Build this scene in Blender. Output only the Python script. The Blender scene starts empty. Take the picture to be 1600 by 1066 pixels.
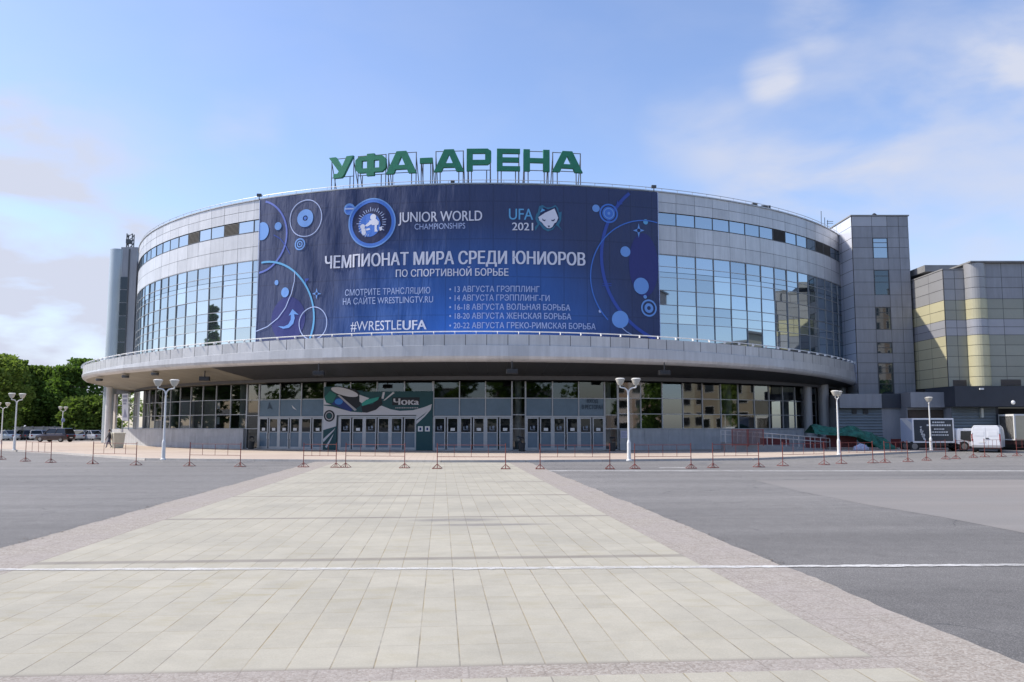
import bpy, bmesh, math, random
from mathutils import Vector, Matrix
from mathutils.geometry import delaunay_2d_cdt
random.seed(7)
R_ = math.radians
SC = bpy.context.scene
COL = SC.collection

# ------------------------------------------------------------------ camera, world, sun, exposure
F = 1330.0                                   # focal length in photo pixels (photo 1600 x 1066)
PITCH = math.atan(134 / F)
YAW = math.atan(110 / F * math.cos(PITCH))
CAMZ = 2.1
cam = bpy.data.cameras.new('camera')
cam.sensor_width = 36.0
cam.lens = F / 1600 * 36
cam.clip_start = 0.1
cam.clip_end = 6000
camo = bpy.data.objects.new('camera', cam)
COL.objects.link(camo)
camo.location = (0, 0, CAMZ)
camo.rotation_euler = (math.pi / 2 + PITCH, 0, -YAW)
SC.camera = camo

SUN_EL = R_(46)
SUN_DIR = Vector((-0.985, 0.13, 0)).normalized() * math.cos(SUN_EL) + Vector((0, 0, math.sin(SUN_EL)))
sun = bpy.data.lights.new('sun', 'SUN')
sun.energy = 3.9
sun.angle = R_(0.55)
sun.color = (1.0, 0.93, 0.82)
suno = bpy.data.objects.new('sun', sun)
COL.objects.link(suno)
suno.rotation_euler = SUN_DIR.to_track_quat('Z', 'Y').to_euler()
suno.location = (-60, 0, 80)

SC.view_settings.view_transform = 'Standard'
SC.view_settings.look = 'None'
SC.view_settings.gamma = 1.0
SC.view_settings.use_curve_mapping = False
SC.view_settings.exposure = 0.42


def ray(x, y):
    """world direction through a photo pixel"""
    X = (x - 800) / F
    Y = (533 - y) / F
    d = math.cos(PITCH) - Y * math.sin(PITCH)
    z = math.sin(PITCH) + Y * math.cos(PITCH)
    return Vector((X * math.cos(YAW) + d * math.sin(YAW), -X * math.sin(YAW) + d * math.cos(YAW), z))


def gp(x, y, z=0.0):
    r = ray(x, y)
    return r * ((z - CAMZ) / r.z) + Vector((0, 0, CAMZ))


def dp(x, y, d):
    """point seen at a pixel, d metres along the heading of the camera"""
    r = ray(x, y)
    k = r.x * math.sin(YAW) + r.y * math.cos(YAW)
    return r * (d / k) + Vector((0, 0, CAMZ))


def W(u, d, z):
    """heading frame (u to the right, d ahead) to world"""
    return Vector((u * math.cos(YAW) + d * math.sin(YAW), -u * math.sin(YAW) + d * math.cos(YAW), z))


def ud(x, y, d):
    p = dp(x, y, d)
    return (p.x * math.cos(YAW) - p.y * math.sin(YAW), p.z)


world = bpy.data.worlds.new('World')
SC.world = world
world.use_nodes = True
nt = world.node_tree
nt.nodes.clear()
N = nt.nodes.new
L = nt.links.new
wo = N('ShaderNodeOutputWorld')
bg = N('ShaderNodeBackground')
bg.inputs['Strength'].default_value = 0.115
sky = N('ShaderNodeTexSky')
sky.sky_type = 'NISHITA'
sky.sun_disc = False
sky.sun_elevation = SUN_EL
sky.sun_rotation = math.atan2(SUN_DIR.x, SUN_DIR.y)
sky.altitude = 150
sky.air_density = 1.0
sky.dust_density = 1.2
sky.ozone_density = 2.5
tc = N('ShaderNodeTexCoord')


def vmath(op, a, b=None):
    n = N('ShaderNodeVectorMath')
    n.operation = op
    if isinstance(a, bpy.types.NodeSocket): L(a, n.inputs[0])
    else: n.inputs[0].default_value = a
    if b is not None:
        if isinstance(b, bpy.types.NodeSocket): L(b, n.inputs[1])
        else: n.inputs[1].default_value = b
    return n


def smath(op, a, b=None, clamp=False):
    n = N('ShaderNodeMath')
    n.operation = op
    n.use_clamp = clamp
    for i, q in enumerate((a, b)):
        if q is None: continue
        if isinstance(q, bpy.types.NodeSocket): L(q, n.inputs[i])
        else: n.inputs[i].default_value = q
    return n.outputs[0]


def maprange(v, a, b, c=0.0, d=1.0):
    n = N('ShaderNodeMapRange')
    n.interpolation_type = 'SMOOTHSTEP'
    L(v, n.inputs[0])
    for i, q in enumerate((a, b, c, d)): n.inputs[i + 1].default_value = q
    return n.outputs[0]


gen = tc.outputs['Generated']
# wisps stretched along a rising diagonal
mp = N('ShaderNodeMapping')
mp.inputs['Rotation'].default_value = (0.0, R_(28), 0.0)
mp.inputs['Scale'].default_value = (3.4, 3.4, 8.5)
L(gen, mp.inputs[0])
no = N('ShaderNodeTexNoise')
no.inputs['Scale'].default_value = 1.7
no.inputs['Detail'].default_value = 8
no.inputs['Roughness'].default_value = 0.5
no.inputs['Distortion'].default_value = 0.25
L(mp.outputs[0], no.inputs['Vector'])
wisp = maprange(no.outputs['Fac'], 0.32, 0.70)
# masses of thin cloud in given directions (azimuth and height of the photo's clouds)
total = None
for (x, y, inner, outer, amt) in ((1480, 300, 1, 17, 0.46), (1600, 70, 0.4, 4.0, 0.6), (1205, 118, 0.1, 2.2, 0.75), (10, 420, 1, 13, 0.85),
                                  (60, 500, 3, 15, 0.7), (1250, 290, 1, 8, 0.5), (1560, 210, 1, 9, 0.2), (30, 178, 0.2, 2.0, 0.5), (1270, 25, 0.3, 3.0, 0.45),
                                  (380, 205, 0.2, 3.2, 0.4), (1080, 200, 0.3, 4.0, 0.4)):
    d = ray(x, y).normalized()
    dot = vmath('DOT_PRODUCT', gen, tuple(d)).outputs['Value']
    m = smath('MULTIPLY', maprange(dot, math.cos(R_(outer)), math.cos(R_(inner))), amt)
    total = m if total is None else smath('ADD', total, m)
cl = smath('MULTIPLY', total, smath('ADD', smath('MULTIPLY', wisp, 0.95), 0.08), clamp=True)
# broad thin veil everywhere, thicker in the half of the sky behind the camera
veil = smath('MULTIPLY', wisp, 0.10)
cl = smath('ADD', cl, veil, clamp=True)
mix = N('ShaderNodeMix')
mix.data_type = 'RGBA'
L(cl, mix.inputs['Factor'])
hs = N('ShaderNodeHueSaturation')
hs.inputs['Saturation'].default_value = 1.0
hs.inputs['Value'].default_value = 1.0
L(sky.outputs[0], hs.inputs['Color'])
air = vmath('MULTIPLY', hs.outputs[0], (1.44, 1.40, 1.52)).outputs[0]
L(air, mix.inputs['A'])
mix.inputs['B'].default_value = (4.35, 4.65, 5.6, 1)
L(mix.outputs['Result'], bg.inputs['Color'])
L(bg.outputs[0], wo.inputs[0])


# ------------------------------------------------------------------ materials
MATS = {}


def mat(name, col, rough=0.6, metal=0.0, spec=0.5, island=0.0, noise=None, bump=None, coat=0.0, speck=None, streak=0.0):
    if name in MATS: return MATS[name]
    m = bpy.data.materials.new(name)
    m.use_nodes = True
    t = m.node_tree
    b = t.nodes['Principled BSDF']
    b.inputs['Roughness'].default_value = rough
    b.inputs['Metallic'].default_value = metal
    b.inputs['Specular IOR Level'].default_value = spec
    b.inputs['Coat Weight'].default_value = coat
    b.inputs['Base Color'].default_value = (*col, 1)
    fac = None

    def mul(a, bb):
        n = t.nodes.new('ShaderNodeMath'); n.operation = 'MULTIPLY'
        t.links.new(a, n.inputs[0]); t.links.new(bb, n.inputs[1])
        return n.outputs[0]

    def rng(v, lo, hi):
        n = t.nodes.new('ShaderNodeMapRange')
        t.links.new(v, n.inputs[0])
        n.inputs[3].default_value = lo; n.inputs[4].default_value = hi
        return n
    if island:
        g = t.nodes.new('ShaderNodeNewGeometry')
        fac = rng(g.outputs['Random Per Island'], 1 - island, 1 + island).outputs[0]
    co = None
    if noise or bump or speck or streak:
        co = t.nodes.new('ShaderNodeTexCoord')
    for q in (noise, speck):
        if q:
            n = t.nodes.new('ShaderNodeTexNoise')
            n.inputs['Scale'].default_value = q[0]
            n.inputs['Detail'].default_value = 6
            n.inputs['Roughness'].default_value = 0.65
            t.links.new(co.outputs['Object'], n.inputs['Vector'])
            r = rng(n.outputs['Fac'], 1 - q[1], 1 + q[1])
            r.inputs[1].default_value = 0.3; r.inputs[2].default_value = 0.7
            fac = r.outputs[0] if fac is None else mul(fac, r.outputs[0])
    if streak:
        mpn = t.nodes.new('ShaderNodeMapping'); mpn.inputs['Scale'].default_value = (1.6, 1.6, 0.16)
        t.links.new(co.outputs['Object'], mpn.inputs[0])
        n = t.nodes.new('ShaderNodeTexNoise'); n.inputs['Scale'].default_value = 1.6; n.inputs['Detail'].default_value = 8; n.inputs['Roughness'].default_value = 0.7
        t.links.new(mpn.outputs[0], n.inputs['Vector'])
        r = rng(n.outputs['Fac'], 1 - streak, 1 + streak * .5)
        r.inputs[1].default_value = 0.3; r.inputs[2].default_value = 0.62
        fac = r.outputs[0] if fac is None else mul(fac, r.outputs[0])
    if fac is not None:
        v = t.nodes.new('ShaderNodeVectorMath'); v.operation = 'SCALE'
        v.inputs[0].default_value = col
        t.links.new(fac, v.inputs['Scale'])
        t.links.new(v.outputs[0], b.inputs['Base Color'])
    if bump:
        n = t.nodes.new('ShaderNodeTexNoise')
        n.inputs['Scale'].default_value = bump[0]
        n.inputs['Detail'].default_value = 5
        t.links.new(co.outputs['Object'], n.inputs['Vector'])
        bn = t.nodes.new('ShaderNodeBump')
        bn.inputs['Strength'].default_value = bump[1]
        bn.inputs['Distance'].default_value = bump[2] if len(bump) > 2 else 0.02
        t.links.new(n.outputs['Fac'], bn.inputs['Height'])
        t.links.new(bn.outputs[0], b.inputs['Normal'])
    MATS[name] = m
    return m


def mirror_glass(name, dark, tint, f0, rough=0.02, through=0.0):
    """coated glass: part mirror, part dark room (or clear)"""
    m = bpy.data.materials.new(name)
    m.use_nodes = True
    t = m.node_tree
    t.nodes.clear()
    o = t.nodes.new('ShaderNodeOutputMaterial')
    mx = t.nodes.new('ShaderNodeMixShader')
    gl = t.nodes.new('ShaderNodeBsdfGlossy')
    gl.inputs['Color'].default_value = (*tint, 1)
    gl.inputs['Roughness'].default_value = rough
    if through:
        a = t.nodes.new('ShaderNodeBsdfTransparent')
        a.inputs['Color'].default_value = (*dark, 1)
    else:
        a = t.nodes.new('ShaderNodeBsdfDiffuse')
        a.inputs['Color'].default_value = (*dark, 1)
    fr = t.nodes.new('ShaderNodeFresnel')
    fr.inputs['IOR'].default_value = 1.5
    mr = t.nodes.new('ShaderNodeMapRange')
    mr.inputs[1].default_value = 0.04; mr.inputs[2].default_value = 1.0
    mr.inputs[3].default_value = f0; mr.inputs[4].default_value = 1.0
    t.links.new(fr.outputs[0], mr.inputs[0])
    g = t.nodes.new('ShaderNodeNewGeometry')
    r2 = t.nodes.new('ShaderNodeMapRange')
    r2.inputs[3].default_value = 0.72; r2.inputs[4].default_value = 1.0
    t.links.new(g.outputs['Random Per Island'], r2.inputs[0])
    ml = t.nodes.new('ShaderNodeMath'); ml.operation = 'MULTIPLY'
    t.links.new(mr.outputs[0], ml.inputs[0]); t.links.new(r2.outputs[0], ml.inputs[1])
    t.links.new(ml.outputs[0], mx.inputs[0])
    t.links.new(a.outputs[0], mx.inputs[1])
    t.links.new(gl.outputs[0], mx.inputs[2])
    t.links.new(mx.outputs[0], o.inputs[0])
    MATS[name] = m
    return m


PANEL = mat('aluminium_panel', (0.50, 0.50, 0.505), 0.38, 0.25, 0.5, island=0.085, streak=0.13, noise=(0.5, 0.06))
PANEL_DARK = mat('graphite_panel', (0.26, 0.265, 0.285), 0.42, 0.15, 0.5, island=0.06, streak=0.13, noise=(0.4, 0.07))
PANEL_LILAC = mat('pale_lilac_panel', (0.345, 0.35, 0.375), 0.4, 0.15, 0.5, island=0.05, noise=(0.4, 0.05))
PANEL_YELLOW = mat('yellow_panel', (0.50, 0.465, 0.30), 0.42, 0.1, 0.5, island=0.06, noise=(0.4, 0.06))
PANEL_YELLOW_SHADED = mat('shaded_yellow_panel', (0.29, 0.295, 0.245), 0.42, 0.1, 0.5, island=0.06, noise=(0.4, 0.06))  # the yellow panel again, with the front's shade put into its colour
PANEL_MID = mat('mid_grey_panel', (0.31, 0.31, 0.315), 0.42, 0.15, 0.5, island=0.05, noise=(0.4, 0.06))
JOINT = mat('joint_shadow_gap', (0.10, 0.10, 0.105), 0.8)
FRAME = mat('window_frame_metal', (0.42, 0.43, 0.44), 0.4, 0.3, noise=(2, 0.08))
MULLION = mat('grey_mullion', (0.27, 0.275, 0.285), 0.4, 0.3)
FRAME_DARK = mat('dark_frame_metal', (0.08, 0.085, 0.09), 0.5, 0.2)
WHITE_METAL = mat('white_painted_metal', (0.72, 0.72, 0.70), 0.4, 0.0, noise=(3, 0.07))
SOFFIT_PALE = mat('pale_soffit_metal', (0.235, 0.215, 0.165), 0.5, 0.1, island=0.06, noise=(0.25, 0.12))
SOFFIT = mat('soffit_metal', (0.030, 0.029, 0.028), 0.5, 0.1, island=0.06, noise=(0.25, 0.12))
PLINTH = mat('plinth_stone', (0.40, 0.405, 0.41), 0.6, streak=0.15, island=0.05, noise=(1.5, 0.10))
COLUMN = mat('column_paint', (0.62, 0.62, 0.61), 0.5, noise=(1.2, 0.06))
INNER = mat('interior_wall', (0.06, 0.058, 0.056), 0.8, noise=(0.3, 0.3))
ROOFM = mat('roof_membrane', (0.22, 0.22, 0.22), 0.9, noise=(0.5, 0.2))
GLASS_UP = mirror_glass('coated_glass', (0.035, 0.045, 0.055), (0.68, 0.77, 0.83), 0.60)
GLASS_LOW = mirror_glass('lobby_glass', (0.42, 0.46, 0.47), (0.85, 0.88, 0.9), 0.11, through=1)
GLASS_RIGHT = mirror_glass('reflective_lobby_glass', (0.40, 0.44, 0.45), (0.85, 0.88, 0.9), 0.20, through=1)  # right-hand copy of the lobby glass, reflectance raised for stronger reflections
GLASS_DARK = mirror_glass('dark_glass', (0.012, 0.014, 0.016), (0.8, 0.85, 0.9), 0.06)
FILM = mat('frosted_film', (0.125, 0.185, 0.24), 0.25, 0.0, 0.5, noise=(1.0, 0.10))
GRILLE = mat('vent_grille', (0.05, 0.048, 0.045), 0.7)
RUBBER = mat('black_rubber', (0.02, 0.02, 0.02), 0.8)
PAPER = mat('notice_paper', (0.75, 0.74, 0.72), 0.7)
BLACK = mat('black_paint', (0.018, 0.018, 0.02), 0.45)
LAMP_WHITE = mat('lamp_shade_plastic', (0.66, 0.64, 0.58), 0.4, noise=(6, 0.08))
BARRIER_RED = mat('red_barrier_paint', (0.19, 0.042, 0.032), 0.55, noise=(5, 0.25))


# ------------------------------------------------------------------ mesh helpers
class MB:
    def __init__(s):
        s.v = []; s.f = []; s.m = []

    def add(s, vs, fs, m=0):
        k = len(s.v)
        s.v += [tuple(q) for q in vs]
        for f in fs:
            s.f.append([k + i for i in f]); s.m.append(m)

    def quad(s, a, b, c, d, m=0): s.add([a, b, c, d], [(0, 1, 2, 3)], m)

    def hexa(s, p, m=0):
        """8 corners: bottom ring then top ring, both anticlockwise seen from above"""
        s.add(p, [(3, 2, 1, 0), (4, 5, 6, 7), (0, 1, 5, 4), (1, 2, 6, 5), (2, 3, 7, 6), (3, 0, 4, 7)], m)

    def box(s, x0, x1, y0, y1, z0, z1, m=0):
        s.hexa([(x0, y0, z0), (x1, y0, z0), (x1, y1, z0), (x0, y1, z0), (x0, y0, z1), (x1, y0, z1), (x1, y1, z1), (x0, y1, z1)], m)

    def ubox(s, u0, u1, d0, d1, z0, z1, m=0):
        """box aligned with the heading frame"""
        s.hexa([W(u0, d0, z0), W(u1, d0, z0), W(u1, d1, z0), W(u0, d1, z0), W(u0, d0, z1), W(u1, d0, z1), W(u1, d1, z1), W(u0, d1, z1)], m)

    def tube(s, p0, p1, r0, r1=None, n=8, m=0, caps=True):
        r1 = r0 if r1 is None else r1
        p0 = Vector(p0); p1 = Vector(p1)
        ax = (p1 - p0).normalized()
        a = ax.orthogonal().normalized(); b = ax.cross(a)
        vs = []
        for p, r in ((p0, r0), (p1, r1)):
            for i in range(n):
                t = 2 * math.pi * i / n
                vs.append(p + a * (r * math.cos(t)) + b * (r * math.sin(t)))
        fs = [(i, (i + 1) % n, n + (i + 1) % n, n + i) for i in range(n)]
        if caps: fs += [tuple(range(n - 1, -1, -1)), tuple(range(n, 2 * n))]
        s.add(vs, fs, m)

    def lathe(s, prof, c=(0, 0), n=16, m=0):
        vs = []
        for r, z in prof:
            for i in range(n):
                t = 2 * math.pi * i / n
                vs.append((c[0] + r * math.cos(t), c[1] + r * math.sin(t), z))
        fs = []
        for k in range(len(prof) - 1):
            for i in range(n):
                j = (i + 1) % n
                fs.append((k * n + i, k * n + j, (k + 1) * n + j, (k + 1) * n + i))
        fs.append(tuple(range(n - 1, -1, -1)))
        fs.append(tuple(range((len(prof) - 1) * n, len(prof) * n)))
        s.add(vs, fs, m)

    def build(s, name, mats, parent=None, smooth=False, bevel=0, label=None):
        me = bpy.data.meshes.new(name)
        me.from_pydata(s.v, [], s.f)
        if not isinstance(mats, (list, tuple)): mats = [mats]
        for q in mats: me.materials.append(q)
        me.polygons.foreach_set('material_index', s.m)
        if smooth: me.polygons.foreach_set('use_smooth', [True] * len(s.f))
        me.update()
        o = bpy.data.objects.new(name, me)
        COL.objects.link(o)
        if parent: adopt(o, parent)
        if bevel:
            b = o.modifiers.new('bevel', 'BEVEL'); b.width = bevel; b.segments = 2; b.limit_method = 'ANGLE'
        if label: o['label'] = label
        return o


WPOS = {}


def adopt(o, parent):
    o.parent = parent
    o.matrix_parent_inverse = Matrix.Translation(-Vector(WPOS.get(parent.name, (0, 0, 0))))
    WPOS[o.name] = WPOS.get(o.name, (0, 0, 0))


def tag(o, label, cat, group=None):
    o['label'] = label; o['category'] = cat
    if group: o['group'] = group
    return o


def structure(o): o['kind'] = 'structure'; return o


def thing(name, loc, label, cat, group=None):
    o = bpy.data.objects.new(name, None)
    o.empty_display_size = 0.3
    COL.objects.link(o)
    o.location = loc
    WPOS[o.name] = tuple(loc)
    return tag(o, label, cat, group)


def children(o): return [c for c in bpy.data.objects if c.parent == o]


def copy_tree(o, parent=None):
    c = o.copy()
    COL.objects.link(c)
    if parent:
        c.parent = parent
        c.matrix_parent_inverse = o.matrix_parent_inverse.copy()
    for ch in children(o): copy_tree(ch, c)
    return c


def recolour(o, old, new):
    for c in [o] + [x for ch in children(o) for x in [ch] + children(ch)]:
        if c.type == 'MESH' and any(ms == old for ms in c.data.materials):
            c.data = c.data.copy()
            for i, ms in enumerate(c.data.materials):
                if ms == old: c.data.materials[i] = new


# ------------------------------------------------------------------ ground
def flat(name, pts, z, m, kind=True):
    mb = MB()
    mb.add([(p[0], p[1], z) for p in pts], [tuple(range(len(pts)))])
    o = mb.build(name, m)
    if kind: structure(o)
    return o


def ground_mat(name, kind):
    m = bpy.data.materials.new(name)
    m.use_nodes = True
    t = m.node_tree
    b = t.nodes['Principled BSDF']
    b.inputs['Roughness'].default_value = 0.85
    b.inputs['Specular IOR Level'].default_value = 0.25
    co = t.nodes.new('ShaderNodeTexCoord').outputs['Object']
    lk = t.links.new

    def noise(scale, detail=5, rough=0.6, stretch=None, dist=0.0):
        n = t.nodes.new('ShaderNodeTexNoise')
        n.inputs['Scale'].default_value = scale
        n.inputs['Detail'].default_value = detail
        n.inputs['Roughness'].default_value = rough
        n.inputs['Distortion'].default_value = dist
        src = co
        if stretch:
            mpn = t.nodes.new('ShaderNodeMapping')
            mpn.inputs['Scale'].default_value = stretch
            mpn.inputs['Rotation'].default_value = (0, 0, R_(4))
            lk(co, mpn.inputs[0]); src = mpn.outputs[0]
        lk(src, n.inputs['Vector'])
        return n.outputs['Fac']

    def mr(v, a, bb, c, d, smooth=False):
        n = t.nodes.new('ShaderNodeMapRange')
        if smooth: n.interpolation_type = 'SMOOTHSTEP'
        lk(v, n.inputs[0])
        for i, q in enumerate((a, bb, c, d)): n.inputs[i + 1].default_value = q
        return n.outputs[0]

    def op(o_, a, bb=None, clamp=False):
        n = t.nodes.new('ShaderNodeMath'); n.operation = o_; n.use_clamp = clamp
        for i, q in enumerate((a, bb)):
            if q is None: continue
            if isinstance(q, bpy.types.NodeSocket): lk(q, n.inputs[i])
            else: n.inputs[i].default_value = q
        return n.outputs[0]

    def mixc(f, a, bb):
        n = t.nodes.new('ShaderNodeMix'); n.data_type = 'RGBA'
        if isinstance(f, bpy.types.NodeSocket): lk(f, n.inputs['Factor'])
        else: n.inputs['Factor'].default_value = f
        for k, q in (('A', a), ('B', bb)):
            if isinstance(q, bpy.types.NodeSocket): lk(q, n.inputs[k])
            else: n.inputs[k].default_value = (*q, 1)
        return n.outputs['Result']

    def scale(c, f):
        n = t.nodes.new('ShaderNodeVectorMath'); n.operation = 'SCALE'
        if isinstance(c, bpy.types.NodeSocket): lk(c, n.inputs[0])
        else: n.inputs[0].default_value = c
        lk(f, n.inputs['Scale'])
        return n.outputs[0]
    sx = t.nodes.new('ShaderNodeSeparateXYZ'); lk(co, sx.inputs[0])
    X, Y = sx.outputs[0], sx.outputs[1]

    def blob(cx, cy, ax, ay):
        dx = op('DIVIDE', op('SUBTRACT', X, cx), ax)
        dy = op('DIVIDE', op('SUBTRACT', Y, cy), ay)
        rr = op('SQRT', op('ADD', op('MULTIPLY', dx, dx), op('MULTIPLY', dy, dy)))
        return mr(rr, 1.0, 0.2, 0, 1, True)

    def joint(v, off, step, w):
        fr = op('FRACT', op('DIVIDE', op('SUBTRACT', v, off), step))
        e = op('MINIMUM', fr, op('SUBTRACT', 1.0, fr))
        return mr(op('MULTIPLY', e, step), w * 0.35, w, 1, 0, True)
    height = None
    if kind == 'asphalt':
        c = mixc(mr(noise(0.045, 3), 0.35, 0.65, 0, 1, True), (0.207, 0.201, 0.194), (0.255, 0.246, 0.234))
        streak = mr(noise(0.6, 5, 0.6, (0.05, 0.9, 1)), 0.3, 0.7, 0.88, 1.12)
        fine = mr(noise(38, 3, 0.8), 0.3, 0.7, 0.72, 1.30)
        mid = mr(noise(2.2, 6, 0.7), 0.3, 0.7, 0.90, 1.10)
        agg = t.nodes.new('ShaderNodeTexVoronoi'); agg.inputs['Scale'].default_value = 55
        lk(co, agg.inputs['Vector'])
        stone = mr(agg.outputs['Distance'], 0.05, 0.45, 1.6, 0.72)
        # all the asphalt runs darker towards the viewer
        near = mr(Y, 6, 34, 0.80, 1.06, True)
        # oil spots
        oil = mr(noise(0.9, 2, 0.4), 0.66, 0.78, 1.0, 0.82, True)
        c = scale(c, op('MULTIPLY', op('MULTIPLY', op('MULTIPLY', op('MULTIPLY', streak, fine), op('MULTIPLY', mid, stone)), near), oil))
        wv = t.nodes.new('ShaderNodeVectorMath'); wv.operation = 'ADD'
        nn_ = t.nodes.new('ShaderNodeTexNoise'); nn_.inputs['Scale'].default_value = 0.8; nn_.inputs['Detail'].default_value = 6
        lk(co, nn_.inputs['Vector'])
        sc_ = t.nodes.new('ShaderNodeVectorMath'); sc_.operation = 'SCALE'; sc_.inputs['Scale'].default_value = 1.6
        lk(nn_.outputs['Color'], sc_.inputs[0]); lk(co, wv.inputs[0]); lk(sc_.outputs[0], wv.inputs[1])
        vc_ = t.nodes.new('ShaderNodeTexVoronoi'); vc_.feature = 'DISTANCE_TO_EDGE'; vc_.inputs['Scale'].default_value = 0.16
        lk(wv.outputs[0], vc_.inputs['Vector'])
        crack = op('MULTIPLY', mr(vc_.outputs['Distance'], 0.001, 0.0045, 1, 0, True), mr(noise(0.12, 3), 0.42, 0.6, 0, 0.75, True))
        c = mixc(crack, c, (0.07, 0.07, 0.072))
        height = op('ADD', noise(60, 3, 0.8), op('MULTIPLY', noise(6, 3), 0.6))
    elif kind == 'old_asphalt':
        c = mixc(mr(noise(0.12, 5), 0.35, 0.65, 0, 1, True), (0.245, 0.228, 0.212), (0.228, 0.218, 0.207))
        c = scale(c, op('MULTIPLY', mr(noise(30, 3, 0.8), 0.3, 0.7, 0.85, 1.15), mr(noise(0.6, 5, 0.6, (0.06, 0.9, 1)), 0.3, 0.7, 0.92, 1.08)))
        height = noise(40, 3, 0.8)
    elif kind == 'tiles':
        ix = op('FLOOR', op('DIVIDE', op('SUBTRACT', X, -6.24), 0.3778))
        iy = op('FLOOR', op('DIVIDE', op('SUBTRACT', Y, 7.74), 0.765))
        cb = t.nodes.new('ShaderNodeCombineXYZ'); lk(ix, cb.inputs[0]); lk(iy, cb.inputs[1])
        wn = t.nodes.new('ShaderNodeTexWhiteNoise'); wn.noise_dimensions = '2D'; lk(cb.outputs[0], wn.inputs['Vector'])
        tile = mr(wn.outputs['Value'], 0, 1, 0.945, 1.04)
        c = mixc(mr(noise(0.35, 5), 0.35, 0.7, 0, 1, True), (0.415, 0.390, 0.318), (0.370, 0.350, 0.290))
        c = scale(c, op('MULTIPLY', tile, op('MULTIPLY', mr(noise(45, 3, 0.8), 0.3, 0.7, 0.93, 1.07), mr(noise(3.0, 5, 0.7), 0.3, 0.7, 0.93, 1.05))))
        # brownish damp marks and the long scuffed tyre smudge
        damp = op('MULTIPLY', mr(noise(1.9, 3, 0.5, (0.8, 1.6, 1)), 0.50, 0.70, 0, 0.55, True), op('MAXIMUM', blob(-3.4, 11.0, 3.8, 2.2), op('MULTIPLY', blob(0, 13, 10, 9), 0.45)))
        c = mixc(damp, c, (0.33, 0.29, 0.18))
        sm = op('MULTIPLY', op('MAXIMUM', blob(0.35, 19.6, 1.5, 0.5), op('MAXIMUM', blob(1.0, 18.6, 2.0, 0.35), op('MULTIPLY', blob(-1.6, 24, 3.2, 0.6), 0.35))), mr(noise(2.6, 6, 0.75, (0.6, 2.2, 1)), 0.30, 0.55, 0.1, 0.9))
        c = mixc(sm, c, (0.20, 0.19, 0.18))
        gv = t.nodes.new('ShaderNodeTexVoronoi'); gv.inputs['Scale'].default_value = 1.15; lk(co, gv.inputs['Vector'])
        gsep = t.nodes.new('ShaderNodeSeparateColor'); lk(gv.outputs['Color'], gsep.inputs[0])
        gum = op('MULTIPLY', mr(gv.outputs['Distance'], 0.018, 0.034, 1, 0, True), mr(gsep.outputs[0], 0.4, 0.8, 0, 0.6, True))
        c = mixc(gum, c, (0.14, 0.135, 0.12))
        tone = mixc(mr(noise(0.8, 3), 0.45, 0.6, 0, 1, True), (0.27, 0.22, 0.13), (0.19, 0.175, 0.15))
        jl = op('MULTIPLY', joint(X, -6.24, 0.3778, 0.010), mr(noise(0.9, 5, 0.75), 0.35, 0.65, 0.2, 1.0))
        jt = op('MULTIPLY', joint(Y, 7.74, 0.765, 0.011), mr(noise(0.7, 5, 0.75), 0.38, 0.68, 0.05, 0.7))
        # every sixth course a wider soiled joint
        jb = op('MULTIPLY', joint(Y, 13.95, 6.3, 0.20), mr(noise(1.5, 5, 0.7), 0.3, 0.7, 0.45, 0.85))
        c = mixc(op('MAXIMUM', jl, jt), c, tone)
        c = mixc(jb, c, (0.20, 0.18, 0.16))
        height = op('SUBTRACT', op('MULTIPLY', noise(30, 3), 0.25), op('MAXIMUM', jl, jt))
    elif kind == 'aggregate':
        v = t.nodes.new('ShaderNodeTexVoronoi'); v.inputs['Scale'].default_value = 42
        lk(co, v.inputs['Vector'])
        sp = t.nodes.new('ShaderNodeSeparateColor'); lk(v.outputs['Color'], sp.inputs[0])
        c = mixc(sp.outputs[0], (0.262, 0.225, 0.190), (0.395, 0.365, 0.322))
        c = mixc(mr(noise(0.5, 4), 0.4, 0.65, 0, 0.5, True), c, (0.34, 0.305, 0.28))
        c = scale(c, op('MULTIPLY', mr(noise(4, 5, 0.7), 0.3, 0.7, 0.9, 1.08), mr(noise(90, 2, 0.8), 0.3, 0.7, 0.85, 1.15)))
        j = op('MAXIMUM', op('MULTIPLY', joint(Y, 7.74, 1.53, 0.014), 0.45), op('MULTIPLY', joint(X, -7.55, 0.65, 0.012), 0.35))
        c = mixc(j, c, (0.16, 0.14, 0.12))
        height = op('MULTIPLY', v.outputs['Distance'], -0.6)
    elif kind == 'plaza':
        c = mixc(mr(noise(0.12, 4), 0.35, 0.65, 0, 1, True), (0.47, 0.385, 0.315), (0.52, 0.44, 0.36))
        c = scale(c, op('MULTIPLY', mr(noise(7, 5, 0.7), 0.3, 0.7, 0.93, 1.07), mr(noise(0.7, 5, 0.7), 0.3, 0.7, 0.95, 1.05)))
        j = op('MAXIMUM', joint(X, 0, 0.5, 0.02), joint(Y, 0, 0.5, 0.02))
        c = mixc(op('MULTIPLY', j, 0.35), c, (0.25, 0.20, 0.16))
    elif kind == 'paint':
        wear = mr(noise(7, 6, 0.8), 0.32, 0.55, 0.0, 1, True)
        c = mixc(mr(noise(2, 4), .3, .7, 0, 1), (0.52, 0.51, 0.49), (0.68, 0.68, 0.66))
        lk(op('MULTIPLY', mr(wear, 0, 1, 0.35, 0.93), mr(noise(0.25, 3), .35, .6, .6, 1)), b.inputs['Alpha'])
    elif kind == 'grass':
        c = mixc(mr(noise(1.5, 6), 0.35, 0.65, 0, 1, True), (0.05, 0.075, 0.025), (0.09, 0.11, 0.04))
    if isinstance(c, bpy.types.NodeSocket): lk(c, b.inputs['Base Color'])
    else: b.inputs['Base Color'].default_value = (*c, 1)
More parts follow.
